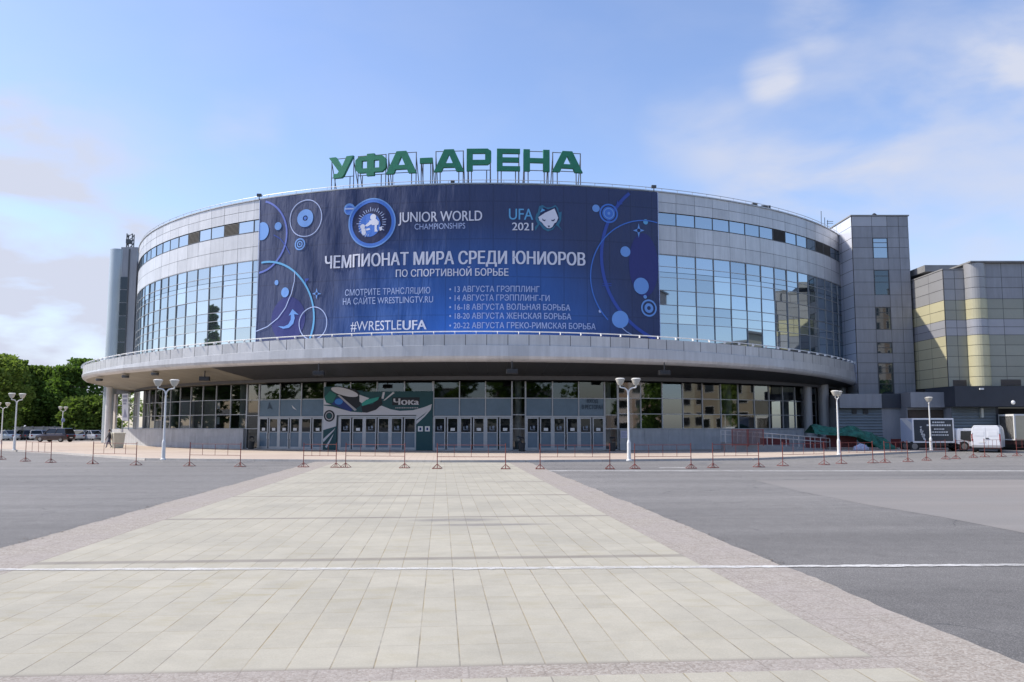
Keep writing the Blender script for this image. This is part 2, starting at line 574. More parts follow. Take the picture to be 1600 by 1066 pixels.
    if height is not None:
        bn = t.nodes.new('ShaderNodeBump')
        bn.inputs['Strength'].default_value = 0.35
        bn.inputs['Distance'].default_value = 0.008
        lk(height, bn.inputs['Height'])
        lk(bn.outputs[0], b.inputs['Normal'])
    return m


ASPH = ground_mat('asphalt', 'asphalt')
flat('ground', [(-2500, -2500), (2500, -2500), (2500, 2500), (-2500, 2500)], 0, ASPH)
AGG = ground_mat('pink_aggregate_slabs', 'aggregate')
TILES = ground_mat('pale_paving_tiles', 'tiles')
PLAZA = ground_mat('tan_plaza_paving', 'plaza')
PAINT = ground_mat('worn_white_road_paint', 'paint')
xl, xr = -6.24, 3.96
flat('paved_path', [(xl, 7.74), (xr, 7.74), (xr, 50.4), (xl, 52.4)], 0.004, TILES)
def ragged(x, y0, y1, st=0.22):
    n = int(abs(y1 - y0) / st); off = 0.0; out = []
    for i in range(n + 1):
        off = off * 0.75 + random.uniform(-0.03, 0.03)
        out.append((x + off, y0 + (y1 - y0) * i / n))
    return out


flat('paving_border', [(xr, 50.4), (xr, 7.34)] + ragged(5.2, 7.34, 50.4), 0.004, AGG)
flat('paving_border', [(xl, 12.6), (xl, 52.4)] + ragged(-7.6, 52.6, 12.6), 0.004, AGG)
# dry leaves and grit blown against the edge of the paving
mb = MB()
for k in range(420):
    y = 12.8 + 38 * random.random() ** 1.6
    x = random.choice((-7.62, -7.62, 5.22)) + random.gauss(0, .07)
    if x < 0 and 17.5 < y < 22: x += random.uniform(-.12, .12)
    q = random.uniform(.012, .04); an = random.uniform(0, 6.28)
    ca, sa = math.cos(an) * q, math.sin(an) * q
    mb.quad((x - ca, y - sa, .008), (x + sa * .5, y - ca * .5, .012), (x + ca, y + sa, .016), (x - sa * .5, y + ca * .5, .012))
o = mb.build('grit', mat('dry_leaf_grit', (0.10, 0.075, 0.05), 0.9, island=.5)); o['kind'] = 'stuff'
o['label'] = 'scattered dry leaves and grit along the edges of the pale path'; o['category'] = 'litter'
flat('paving_border', [(-16, 7.34), (xr, 7.34), (xr, 7.74), (-16, 7.74)], 0.004, AGG)
flat('paving_border', [(-40, -20), (5.2, -20), (5.2, 7.34), (xr, 7.34), (-40, 7.34)], 0.004, AGG)
flat('paved_path', [(-40, 7.74), (xl, 7.74), (xl, 12.6), (-40, 12.6)], 0.004, TILES)
flat('paved_path', [(-12, 3.0), (4.0, 3.0), (4.0, 7.37), (1.6, 7.37), (-12, 7.25)], 0.008, TILES)
# older, pinker asphalt field on the right
flat('asphalt_patch', [gp(1180, 751), gp(1420, 749), gp(1900, 751), gp(2300, 800), gp(2300, 905), gp(1600, 833), gp(1470, 808), gp(1360, 790), gp(1250, 768)], 0.004, ground_mat('old_pink_asphalt', 'old_asphalt'))


def stripe(p, q, w, wob=0.02, n=40):
    p = Vector(p).to_2d(); q = Vector(q).to_2d()
    d = (q - p).normalized(); nrm = Vector((-d.y, d.x))
    mb = MB()
    top = []; bot = []
    for i in range(n + 1):
        c = p.lerp(q, i / n)
        top.append(c + nrm * (w / 2 + random.uniform(-wob, wob)))
        bot.append(c - nrm * (w / 2 + random.uniform(-wob, wob)))
    for i in range(n):
        mb.quad((*bot[i], 0.012), (*bot[i + 1], 0.012), (*top[i + 1], 0.012), (*top[i], 0.012))
    return structure(mb.build('road_marking', PAINT))


stripe((-30, 15.0), (0, 12.93), 0.17, 0.03, 160)
stripe((0, 12.93), (10, 12.50), 0.19, 0.03, 80)
stripe((10, 12.50), (40, 11.3), 0.24, 0.03, 150)
stripe(gp(858, 736.3), gp(1700, 736.3), 0.6, 0.06, 60)
stripe(gp(1030, 731.5), gp(1078, 731.5), 0.5, 0.05, 8)

kerb = [(-100, 146), (-85, 131), (-39.2, 80), (-28.8, 68.4), (-18.4, 55.6), (-11.3, 53.6), (-5, 52.2), (0, 51.0), (5, 50.9), (9.7, 51.4), (19.6, 53), (25.9, 57), (34, 63), (42.4, 69.6), (48, 76), (49, 110), (49, 250), (-100, 250)]
mb = MB()
mb.add([(x, y, 0.12) for x, y in kerb], [tuple(range(len(kerb)))])
structure(mb.build('plaza', PLAZA))
KERB = mat('kerb_stone', (0.42, 0.40, 0.37), 0.8, island=0.06, noise=(4, 0.12))
mb = MB()
front = [Vector(p) for p in kerb[:15]]
for i in range(len(front) - 1):
    a, b = front[i], front[i + 1]
    n = max(1, int((b - a).length / 1.0))
    dr = (b - a).normalized(); nr = Vector((dr.y, -dr.x))
    for k in range(n):
        p = a.lerp(b, k / n); q = a.lerp(b, (k + 1) / n) - dr * 0.012
        mb.hexa([(*(p + nr * 0.16), -0.05), (*(q + nr * 0.16), -0.05), (*(q - nr * 0.03), -0.05), (*(p - nr * 0.03), -0.05),
                 (*(p + nr * 0.14), 0.135), (*(q + nr * 0.14), 0.135), (*(q - nr * 0.03), 0.135), (*(p - nr * 0.03), 0.135)])
structure(mb.build('kerb', KERB))
flat('parking_lot', [W(-95, 117, 0), W(-42, 117, 0), W(-42, 150, 0), W(-95, 150, 0)], 0.124, ground_mat('car_park_asphalt', 'old_asphalt'))
flat('lawn', [W(-130, 150.5, 0), W(-30, 150.5, 0), W(-30, 200, 0), W(-130, 200, 0)], 0.124, ground_mat('lawn_grass', 'grass'))

# ------------------------------------------------------------------ the arena
UC, UR = (7.4, 114.5), 44.8          # upper drum
GC, GR = (7.6, 116.8), 45.3          # ground floor
KC = (5.0, 111.0)                    # canopy
ZR = 22.5


def cp(C, R, th, z):
    t = R_(th)
    return Vector((C[0] + R * math.sin(t), C[1] - R * math.cos(t), z))


def poly(k, t):
    v = 0
    for q in k: v = v * t + q
    return v


def krad(t): return poly((0.65, -0.45, -1.12, 0.54, 46.43), max(-1.45, min(1.45, t)))
def kz(t): return poly((0.76, 0.06, -1.41, -0.07, 9.16), max(-1.15, min(1.0, t)))
def klip(t): return poly((-0.44, -0.44, -0.02, 7.05), max(-1.25, min(1.0, t)))


arena = thing('arena_building', (UC[0], UC[1], 0), 'round grey arena with glazed curved front, deep canopy and rows of entrance doors', 'arena')


def ring_wall(mb, C, R, t0, t1, z0, z1, step=1.5, m=0):
    n = max(1, int(abs(t1 - t0) / step))
    for i in range(n):
        a = t0 + (t1 - t0) * i / n; b = t0 + (t1 - t0) * (i + 1) / n
        mb.quad(cp(C, R, a, z0), cp(C, R, b, z0), cp(C, R, b, z1), cp(C, R, a, z1), m)


def ring_flat(mb, C, R0, R1, t0, t1, z, step=3, up=True, m=0):
    n = max(1, int(abs(t1 - t0) / step))
    for i in range(n):
        a = t0 + (t1 - t0) * i / n; b = t0 + (t1 - t0) * (i + 1) / n
        q = [cp(C, R1, a, z), cp(C, R1, b, z), cp(C, R0, b, z), cp(C, R0, a, z)]
        mb.quad(*(q if up else q[::-1]), m)


def pane(mb, C, R, a, b, z0, z1, tilt=0.004, m=0):
    w1, w2, w3, w4 = [random.uniform(-tilt, tilt) * 2 for _ in range(4)]
    mb.quad(cp(C, R + w1, a, z0), cp(C, R + w2, b, z0), cp(C, R + w2 + w3, b, z1), cp(C, R + w1 + w3, a, z1), m)


mb = MB()
ring_wall(mb, UC, UR - 0.12, -180, 180, 5.95, ZR - 0.1)
ring_flat(mb, UC, 0.01, UR - 0.12, -180, 180, ZR - 0.35)
mb.build('wall_core', [JOINT], arena)

TH = [14.26 + 2.49 * k for k in range(-48, 40)]
# cladding panels
for band_name, rows in (('parapet_cladding', [(20.68, 21.55), (21.57, 22.42)]), ('middle_cladding', [(18.22, 19.52), (16.98, 18.2)])):
    mb = MB()
    for a in TH:
        b = a + 2.49
        for (z0, z1) in rows:
            g = 0.016
            j = random.uniform(-0.006, 0.006)
            mb.quad(cp(UC, UR + j, a + g, z0), cp(UC, UR - j, b - g, z0), cp(UC, UR - j, b - g, z1 - 0.012), cp(UC, UR + j, a + g, z1 - 0.012))
    mb.build(band_name, PANEL, arena)
# parapet cap with a thin rail on little posts
mb = MB()
for i in range(120):
    a, b = -180 + 3 * i, -177 + 3 * i
    for (r0, r1, z0, z1) in ((UR - 0.4, UR + 0.10, 22.42, 22.52),):
        mb.hexa([cp(UC, r1, a, z0), cp(UC, r1, b, z0), cp(UC, r0, b, z0), cp(UC, r0, a, z0), cp(UC, r1, a, z1), cp(UC, r1, b, z1), cp(UC, r0, b, z1), cp(UC, r0, a, z1)])
pc = mb.build('parapet', FRAME, arena)
mb = MB()
for i in range(90):
    a, b = -95 + 2 * i, -93 + 2 * i
    mb.tube(cp(UC, UR - 0.05, a, 22.78), cp(UC, UR - 0.05, b, 22.78), 0.028, n=5, caps=False)
    mb.tube(cp(UC, UR - 0.05, a, 22.5), cp(UC, UR - 0.05, a, 22.78), 0.022, n=5, caps=False)
mb.build('snow_rail', FRAME, pc)
# ribbon window
vents = ((-45.5, -43.0), (-37.93, -35.5), (31.6, 34.2), (41.6, 44.0), (44.1, 46.6))
ventk = {round((v[0] - 14.26) / 2.49) for v in vents}
mb = MB(); fr = MB()
for a in TH:
    k = round((a - 14.26) / 2.49)
    if k in ventk and mb.v:
        rw = mb.build('ribbon_window', GLASS_UP, arena); fr.build('window_frame', FRAME_DARK, rw); mb = MB(); fr = MB()
    if k not in ventk: pane(mb, UC, UR - 0.06, a + 0.04, a + 2.45, 19.6, 20.6)
    fr.hexa([cp(UC, UR - 0.02, a - .05, 19.55), cp(UC, UR - 0.02, a + .05, 19.55), cp(UC, UR - 0.1, a + .05, 19.55), cp(UC, UR - 0.1, a - .05, 19.55),
             cp(UC, UR - 0.02, a - .05, 20.66), cp(UC, UR - 0.02, a + .05, 20.66), cp(UC, UR - 0.1, a + .05, 20.66), cp(UC, UR - 0.1, a - .05, 20.66)])
    fr.quad(cp(UC, UR + 0.02, a, 19.52), cp(UC, UR + 0.02, a + 2.49, 19.52), cp(UC, UR + 0.02, a + 2.49, 19.58), cp(UC, UR + 0.02, a, 19.58))
    fr.quad(cp(UC, UR - 0.1, a, 19.58), cp(UC, UR + 0.02, a, 19.58), cp(UC, UR + 0.02, a + 2.49, 19.58), cp(UC, UR - 0.1, a + 2.49, 19.58))
rw = mb.build('ribbon_window', GLASS_UP, arena)
fr.build('window_frame', FRAME_DARK, rw)
for k in sorted(ventk):
    a = 14.26 + 2.49 * k
    v = MB()
    v.quad(cp(UC, UR - 0.07, a + .04, 19.58), cp(UC, UR - 0.07, a + 2.45, 19.58), cp(UC, UR - 0.07, a + 2.45, 20.64), cp(UC, UR - 0.07, a + .04, 20.64))
    for s in range(9):
        z = 19.62 + s * 0.112
        v.quad(cp(UC, UR - 0.01, a + .08, z), cp(UC, UR - 0.01, a + 2.41, z), cp(UC, UR - 0.06, a + 2.41, z + 0.07), cp(UC, UR - 0.06, a + .08, z + 0.07))
    v.build('vent_grille', GRILLE, arena)
# curtain wall
mb = MB(); mu = MB()
zr = [9.3, 10.95, 12.55, 13.82, 15.4, 16.95]
for a in TH:
    for i in range(len(zr) - 1):
        pane(mb, UC, UR - 0.05, a + 0.03, a + 2.46, zr[i] + 0.02, zr[i + 1] - 0.02, 0.008)
    mu.hexa([cp(UC, UR + 0.03, a - .02, 9.0), cp(UC, UR + 0.03, a + .02, 9.0), cp(UC, UR - 0.1, a + .02, 9.0), cp(UC, UR - 0.1, a - .02, 9.0),
             cp(UC, UR + 0.03, a - .02, 16.95), cp(UC, UR + 0.03, a + .02, 16.95), cp(UC, UR - 0.1, a + .02, 16.95), cp(UC, UR - 0.1, a - .02, 16.95)])
cw = mb.build('curtain_wall', GLASS_UP, arena)
mu.build('mullion', MULLION, cw)
for z, h in ((13.82, 0.05), (12.55, 0.05), (16.93, 0.05), (15.9, 0.03), (14.95, 0.03), (11.75, 0.03), (10.95, 0.04)):
    tr = MB()
    for a in TH:
        tr.hexa([cp(UC, UR + 0.015, a + .03, z - h / 2), cp(UC, UR + 0.015, a + 2.46, z - h / 2), cp(UC, UR - 0.1, a + 2.46, z - h / 2), cp(UC, UR - 0.1, a + .03, z - h / 2),
                 cp(UC, UR + 0.015, a + .03, z + h / 2), cp(UC, UR + 0.015, a + 2.46, z + h / 2), cp(UC, UR - 0.1, a + 2.46, z + h / 2), cp(UC, UR - 0.1, a + .03, z + h / 2)])
    tr.build('transom', MULLION if h > .045 else FRAME, cw)

# canopy
KT0, KT1 = -112, 100
prof = [(-8.0, 0.25, 't'), (-0.25, 0.0, 't'), (0.0, -0.04, 't'), (0.0, -0.85, 't'), (0.07, -0.87, 't'), (0.09, 0.42, 'l'), (0.02, 0.22, 'l'), (-0.14, 0.08, 'l'), (-0.40, 0.0, 'l')]


def kp(th, o, dz, ref):
    t = R_(th)
    z = (kz(t) if ref == 't' else klip(t)) + dz
    r = krad(t) + o
    return Vector((KC[0] + r * math.sin(t), KC[1] - r * math.cos(t), z))


top = MB(); fas = MB(); low = MB()
step = 2.0
n = int((KT1 - KT0) / step)
for i in range(n):
    a = KT0 + step * i; b = a + step
    P = [[kp(q, *pr) for pr in prof] for q in (a, b)]
    top.quad(P[0][1], P[1][1], P[1][0], P[0][0])
    top.quad(P[0][2], P[1][2], P[1][1], P[0][1])
    g = 0.03
    Q = [[kp(q, *pr) for pr in prof] for q in (a + g, b - g)]
    fas.quad(Q[0][3], Q[1][3], Q[1][2], Q[0][2])
    for k in range(4, 8):
        low.quad(P[0][k + 1], P[1][k + 1], P[1][k], P[0][k])
    low.quad(P[0][4], P[1][4], P[1][3], P[0][3])
canopy = top.build('canopy', WHITE_METAL, arena)
back = MB()
for i in range(n):
    a = KT0 + step * i; b = a + step
    back.quad(kp(a, -0.03, -0.87, 't'), kp(b, -0.03, -0.87, 't'), kp(b, -0.03, -0.03, 't'), kp(a, -0.03, -0.03, 't'))
back.build('fascia_backing', JOINT, canopy)
fas.build('fascia', PANEL, canopy)
low.build('lower_fascia', PANEL, canopy, smooth=True)
# soffit: from the lip to the ground-floor glass, in panels
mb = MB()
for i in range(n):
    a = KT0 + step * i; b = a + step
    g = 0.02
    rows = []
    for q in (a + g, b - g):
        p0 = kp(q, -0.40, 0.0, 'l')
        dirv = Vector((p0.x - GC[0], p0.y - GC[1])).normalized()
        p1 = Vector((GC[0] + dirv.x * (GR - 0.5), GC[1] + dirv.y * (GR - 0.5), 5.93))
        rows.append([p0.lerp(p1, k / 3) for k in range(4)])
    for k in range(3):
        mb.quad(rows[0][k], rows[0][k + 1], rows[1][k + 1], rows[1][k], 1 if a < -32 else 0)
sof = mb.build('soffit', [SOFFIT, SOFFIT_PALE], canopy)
mb = MB()
for i in range(n):
    a = KT0 + step * i; b = a + step
    rows = []
    for q in (a, b):
        p0 = kp(q, -0.40, 0.03, 'l')
        dirv = Vector((p0.x - GC[0], p0.y - GC[1])).normalized()
        p1 = Vector((GC[0] + dirv.x * (GR - 3), GC[1] + dirv.y * (GR - 3), 5.99))
        rows.append([p0, p1])
    mb.quad(rows[0][0], rows[0][1], rows[1][1], rows[1][0])
mb.build('soffit_backing', FRAME_DARK, canopy)
# brackets along the canopy rim
bm_ = MB()
bm_.hexa([(-0.018, -0.22, 0.0), (0.018, -0.22, 0.0), (0.018, 0.02, 0.0), (-0.018, 0.02, 0.0), (-0.018, -0.25, 0.06), (0.018, -0.25, 0.06), (0.018, -0.04, 0.24), (-0.018, -0.04, 0.24)])
br0 = bm_.build('bracket', WHITE_METAL)
ks = list(range(-76, 73, 2))
for i, a in enumerate(ks):
    o = br0 if i == 0 else br0.copy()
    if i: COL.objects.link(o)
    adopt(o, canopy)
    p = kp(a + 1, -0.02, -0.01, 't')
    o.location = p
    o.rotation_euler = (0, 0, R_(a + 1))
    WPOS[o.name] = (0, 0, 0)
mb = MB()
for a in range(-110, 98, 2):
    mb.tube(kp(a, -0.08, 0.20, 't'), kp(a + 2, -0.08, 0.20, 't'), 0.04, n=6, caps=False)
mb.build('gutter_rail', WHITE_METAL, canopy)
# floodlights under the canopy
for (x, y) in ((320, 586), (498, 577), (800, 574), (1038, 576)):
    p = gp(x, y, 6.2)
    r = gp(x, y, 6.5)
    mb = MB()
    c = r - Vector((0, 0, 0.28))
    mb.box(c.x - 0.42, c.x + 0.42, c.y - 0.22, c.y + 0.22, c.z - 0.22, c.z + 0.14)
    mb.box(c.x - 0.34, c.x + 0.34, c.y - 0.27, c.y - 0.21, c.z - 0.18, c.z + 0.08)
    mb.tube((c.x, c.y, c.z + .1), (c.x, c.y, c.z + 0.75), 0.05)
    mb.build('floodlight', BLACK, canopy, bevel=0.03)
for (x, y) in ((155, 594), (196, 589), (242, 585)):
    c = gp(x, y, 6.72)
    mb = MB()
    mb.lathe([(0.30, c.z - 0.1), (0.34, c.z), (0.34, c.z + .14)], (c.x, c.y), 14)
    mb.build('downlight', FRAME_DARK, canopy)

# ground floor: ceiling and inner wall
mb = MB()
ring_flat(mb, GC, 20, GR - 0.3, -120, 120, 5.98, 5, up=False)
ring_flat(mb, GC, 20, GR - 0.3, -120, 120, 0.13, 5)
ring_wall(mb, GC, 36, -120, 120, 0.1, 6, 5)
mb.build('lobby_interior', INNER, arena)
for th, r, rr in ((-64, 43.6, 0.5), (-54, 43.6, 0.5), (-36.2, 43.9, 0.45), (-32.6, 44.4, 0.36), (-1.45, 44.4, 0.30), (8.7, 44.3, 0.3), (12.6, 43.8, 0.4), (25.4, 43.8, 0.4), (36.5, 43.8, 0.4)):
    p = cp(GC, r, th, 0)
    mb = MB()
    mb.lathe([(rr, 0.14), (rr, 5.95)], (p.x, p.y), 20)
    mb.build('column', COLUMN, arena, smooth=False)


def arcbox(mb, C, r0, r1, a, b, z0, z1, m=0, step=1.5):
    n = max(1, int(math.ceil(abs(b - a) / step)))
    for i in range(n):
        p = a + (b - a) * i / n; q = a + (b - a) * (i + 1) / n
        mb.hexa([cp(C, r1, p, z0), cp(C, r1, q, z0), cp(C, r0, q, z0), cp(C, r0, p, z0), cp(C, r1, p, z1), cp(C, r1, q, z1), cp(C, r0, q, z1), cp(C, r0, p, z1)], m)


# plinths
for (a, b, ks) in ((-68, -33.9, 'x'), (9.5, 41, 'x')):
    mb = MB()
    n = int((b - a) / 2.66)
    for i in range(n):
        p = a + (b - a) * i / n; q = a + (b - a) * (i + 1) / n
        for (z0, z1) in ((0.1, 0.60), (0.612, 1.22), (1.232, 1.86)):
            arcbox(mb, GC, GR + 0.05, GR + 0.30, p + 0.01, q - 0.01, z0, z1)
    arcbox(mb, GC, GR - 0.2, GR + 0.27, a + .01, b - .01, 0.1, 1.84)
    arcbox(mb, GC, GR - 0.2, GR + 0.36, a, b, 1.862, 1.92)
    mb.build('plinth', PLINTH, arena)

# lobby glazing
LO = [1.93, 3.2, 4.55, 5.93]


def lobby(angles, zs, name='lobby_window', tilt=0.012, glass=None):
    g = MB(); f = MB()
    for i in range(len(angles) - 1):
        a, b = angles[i], angles[i + 1]
        for k in range(len(zs) - 1):
            pane(g, GC, GR - 0.03, a + .05, b - .05, zs[k] + .03, zs[k + 1] - .03, tilt)
    for a in angles: arcbox(f, GC, GR - 0.12, GR + 0.035, a - .055, a + .055, zs[0], zs[-1])
    for z in zs[:-1]:
        for i in range(len(angles) - 1): arcbox(f, GC, GR - 0.11, GR + 0.02, angles[i] + .056, angles[i + 1] - .056, z - .03, z + .03)
    o = g.build(name, glass or GLASS_LOW, arena)
    f.build('window_frame', FRAME, o)
    return o


def lin(a, b, n): return [a + (b - a) * i / n for i in range(n + 1)]


lobby(lin(-68, -33.9, 13), LO)
lobby(lin(9.5, 41, 12), LO, glass=GLASS_RIGHT)
FULL = [0.16, 1.93, 3.1, 4.5, 5.93]
lobby([-33.8, -32.0], FULL)
lobby([-2.15, -0.75], FULL)
lobby([7.95, 9.4], FULL)

# entrance doors
AA = lin(-31.9, -23.1, 3); BB = lin(-21.15, -12.35, 3); CC = lin(-10.55, -2.2, 3); DD = lin(-0.7, 7.9, 3)
DOOR_TOP = 3.02
icons = mat('door_notice_print', (0.22, 0.26, 0.32), 0.6)


def local(C, th, R):
    """tangent frame on the facade"""
    t = R_(th)
    o = cp(C, R, th, 0)
    return o, Vector((math.cos(t), math.sin(t), 0)), Vector((math.sin(t), -math.cos(t), 0))


def lbox(mb, fr, x0, x1, n0, n1, z0, z1, m=0):
    o, t, nn = fr
    P = lambda x, q, z: o + t * x + nn * q + Vector((0, 0, z))
    mb.hexa([P(x0, n1, z0), P(x1, n1, z0), P(x1, n0, z0), P(x0, n0, z0), P(x0, n1, z1), P(x1, n1, z1), P(x1, n0, z1), P(x0, n0, z1)], m)


def door(th, w, side, notice):
    frm = local(GC, th, GR)
    h0, h1 = 0.20, 2.88
    s = 0.10
    mb = MB()
    lbox(mb, frm, -w / 2, -w / 2 + s, -0.02, 0.05, h0, h1)
    lbox(mb, frm, w / 2 - s, w / 2, -0.02, 0.05, h0, h1)
    for z0, z1 in ((h0, h0 + 0.16), (1.60, 1.66), (h1 - 0.1, h1)):
        lbox(mb, frm, -w / 2 + s, w / 2 - s, -0.018, 0.046, z0, z1)
    d = mb.build('door', FRAME, arena)
    mb = MB(); lbox(mb, frm, -w / 2 + s, w / 2 - s, 0.0, 0.02, 1.66, h1 - 0.1)
    mb.build('glass_pane', GLASS_DARK, d)
    mb = MB(); lbox(mb, frm, -w / 2 + s, w / 2 - s, 0.0, 0.021, h0 + 0.16, 1.60)
    mb.build('lower_panel', FILM, d)
    mb = MB()
    o, t, nn = frm
    hx = side * (w / 2 - 0.05)
    mb.tube(o + t * hx + nn * 0.11 + Vector((0, 0, 1.05)), o + t * hx + nn * 0.11 + Vector((0, 0, 1.55)), 0.022)
    for z in (1.1, 1.5): mb.tube(o + t * hx + nn * 0.04 + Vector((0, 0, z)), o + t * hx + nn * 0.11 + Vector((0, 0, z)), 0.016)
    mb.build('handle', WHITE_METAL, d)
    if notice == 1:
        mb = MB(); lbox(mb, frm, -0.18, 0.18, 0.022, 0.026, 1.76, 2.0)
        mb.build('notice', PAPER, d)
    elif notice == 2:
        mb = MB()
        lbox(mb, frm, -0.20, 0.22, 0.022, 0.026, 1.82, 1.87)
        lbox(mb, frm, -0.20, -0.12, 0.022, 0.026, 1.88, 2.12)
        lbox(mb, frm, 0.02, 0.2, 0.022, 0.026, 1.95, 2.18)
        mb.build('sticker', icons, d)


for gi, G in enumerate((AA, BB, CC, DD)):
    f = MB()
    arcbox(f, GC, GR - 0.12, GR + 0.06, G[0], G[3], 2.90, DOOR_TOP)
    arcbox(f, GC, GR - 0.12, GR + 0.08, G[0], G[3], 0.12, 0.19)
    for k, a in enumerate(G):
        w = 0.11
        arcbox(f, GC, GR - 0.12, GR + 0.05, a - w, a + w, 0.19, 2.90)
    f.build('door_frame', FRAME, arena)
    for k in range(3):
        a, b = G[k], G[k + 1]
        w = (R_(b - a) * GR - 0.19) / 2
        q = (b - a) / 4
        door(a + q, w - 0.02, 1, 2 if gi else 1 - (k == 2))
        door(b - q, w - 0.02, -1, 0 if (gi == 1 and k > 0) else 1)
    if gi != 1:
        fl = MB(); fm = MB(); gl = MB()
        for k in range(3):
            a, b = G[k], G[k + 1]
            pane(fl, GC, GR - 0.01, a + .08, b - .08, DOOR_TOP + .02, 4.46, 0.002)
            pane(gl, GC, GR - 0.03, a + .06, b - .06, 4.54, 5.93, 0.01)
        for a in G: arcbox(fm, GC, GR - 0.12, GR + 0.035, a - .055, a + .055, DOOR_TOP, 5.93)
        for k in range(3): arcbox(fm, GC, GR - 0.11, GR + 0.02, G[k] + .056, G[k + 1] - .056, 4.47, 4.53)
        o = gl.build('transom_window', GLASS_LOW, arena)
        fm.build('window_frame', FRAME, o)
        fl.build('frosted_panel', FILM, o)
lobby(lin(-23.0, -10.65, 4), [4.6, 5.93])
mb = MB(); arcbox(mb, GC, GR - 0.4, GR + 0.0, -23.05, -21.2, 0.12, 4.6); arcbox(mb, GC, GR - 0.4, GR + 0.0, -12.3, -10.6, 0.12, 4.6); arcbox(mb, GC, GR - 0.4, GR, -21.2, -12.3, 3.05, 4.6)
mb.build('entrance_wall', PANEL_DARK, arena)

# side wing beyond the drum on the far left: wall, glass, pilaster, poster
pA = cp(GC, GR + 0.1, -60, 0)
pB = dp(177, 690, 101.5); pB.z = 0
dirw = (pB - pA).normalized(); nw = Vector((-dirw.y, dirw.x, 0))
if nw.y > 0: nw = -nw
lenw = (pB - pA).length
wfr = (pA, dirw, nw)
mb = MB(); lbox(mb, wfr, 0, lenw, -0.3, 0.2, 0.1, 1.85); mb.build('side_wall', PLINTH, arena)
mb = MB(); lbox(mb, wfr, 0.05, lenw - 1.0, 0.0, 0.02, 1.86, 5.9); s_ = mb.build('side_window', GLASS_DARK, arena)
mb = MB()
for q in lin(0.1, lenw - 1.1, 4): lbox(mb, wfr, q - .05, q + .05, -0.05, 0.06, 1.86, 5.9)
for z in (3.2, 4.55): lbox(mb, wfr, 0.1, lenw - 1.0, -0.05, 0.05, z - .03, z + .03)
mb.build('window_frame', FRAME, s_)
mb = MB(); lbox(mb, wfr, lenw - 0.95, lenw, -0.5, 0.15, 1.851, 5.95); mb.build('pilaster', mat('beige_render', (0.40, 0.36, 0.31), 0.8, noise=(1, .1)), arena)
for (x, d, rr, m) in ((167, 97.5, 0.33, COLUMN), (183, 104, 0.55, PANEL_MID)):
    c = dp(x, 690, d)
    mb = MB(); mb.lathe([(rr, 0.1), (rr, 6.6)], (c.x, c.y), 20)
    mb.build('column', m, arena)
for (x, d, rr) in ((1264, 83, 0.42), (1289, 84.5, 0.52), (1281, 91, 0.4), (1319, 88.5, 0.42)):
    c = dp(x, 690, d)
    mb = MB(); mb.lathe([(rr, 0.1), (rr, 6.6)], (c.x, c.y), 20)
    mb.build('column', PANEL_MID, arena)
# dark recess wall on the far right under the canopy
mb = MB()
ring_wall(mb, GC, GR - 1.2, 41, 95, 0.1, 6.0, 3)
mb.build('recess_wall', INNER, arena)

# rounded stair tower left of the drum
DS = 104.0
st = dp(182, 470, DS)
zst = dp(182, 391, DS).z
rs = 12.5 / F * DS
mb = MB()
mb.lathe([(rs, 0.1), (rs, zst)], (st.x, st.y), 40)
mb.build('stair_tower', mat('blue_grey_panel', (0.36, 0.41, 0.44), 0.35, 0.3, noise=(0.3, .06)), arena, smooth=False)
ua = ud(186.5, 450, DS - .6)[0]; ub = ud(212, 450, DS - .6)[0]
mb = MB(); mb.ubox(ua, ub, DS - .6, DS + 9, 0.1, zst + .25)
mb.build('stair_block', PANEL_DARK, arena)
mb = MB()
uc_ = ud(188, 450, DS - .6)[0]; ue = ud(199, 450, DS - .6)[0]
for i in range(7):
    z0 = 9.2 + i * 1.62
    if z0 + 1.5 < zst - 3: mb.ubox(uc_, ue, DS - .68, DS - .601, z0, z0 + 1.5)
sw_ = mb.build('stair_window', GLASS_DARK, arena)
mb = MB(); mb.ubox(ue + .02, ue + .14, DS - .72, DS - .601, 9, zst); mb.ubox(uc_ - .1, uc_ - .01, DS - .72, DS - .601, 9, zst)
mb.build('window_frame', FRAME_DARK, sw_)
c = dp(203, 391, DS + 1)
c2 = dp(203, 366, DS + 1)
mb = MB()
for dx, dy in ((-.33, -.3), (.33, -.3), (.33, .3), (-.33, .3)):
    mb.tube((c.x + dx, c.y + dy, c.z - .3), (c.x + dx, c.y + dy, c2.z), 0.07)
for k in range(4):
    z = c.z + k * (c2.z - c.z) / 4; dz = (c2.z - c.z) / 4
    for (p, q) in (((-.33, -.3), (.33, -.3)), ((.33, -.3), (.33, .3)), ((-.33, .3), (-.33, -.3))):
        mb.tube((c.x + p[0], c.y + p[1], z), (c.x + q[0], c.y + q[1], z + dz), 0.05)
mb.box(c.x - .4, c.x + .1, c.y - .4, c.y + .2, c.z + .8, c.z + 1.3)
mb.build('lattice_mast', FRAME_DARK, arena)
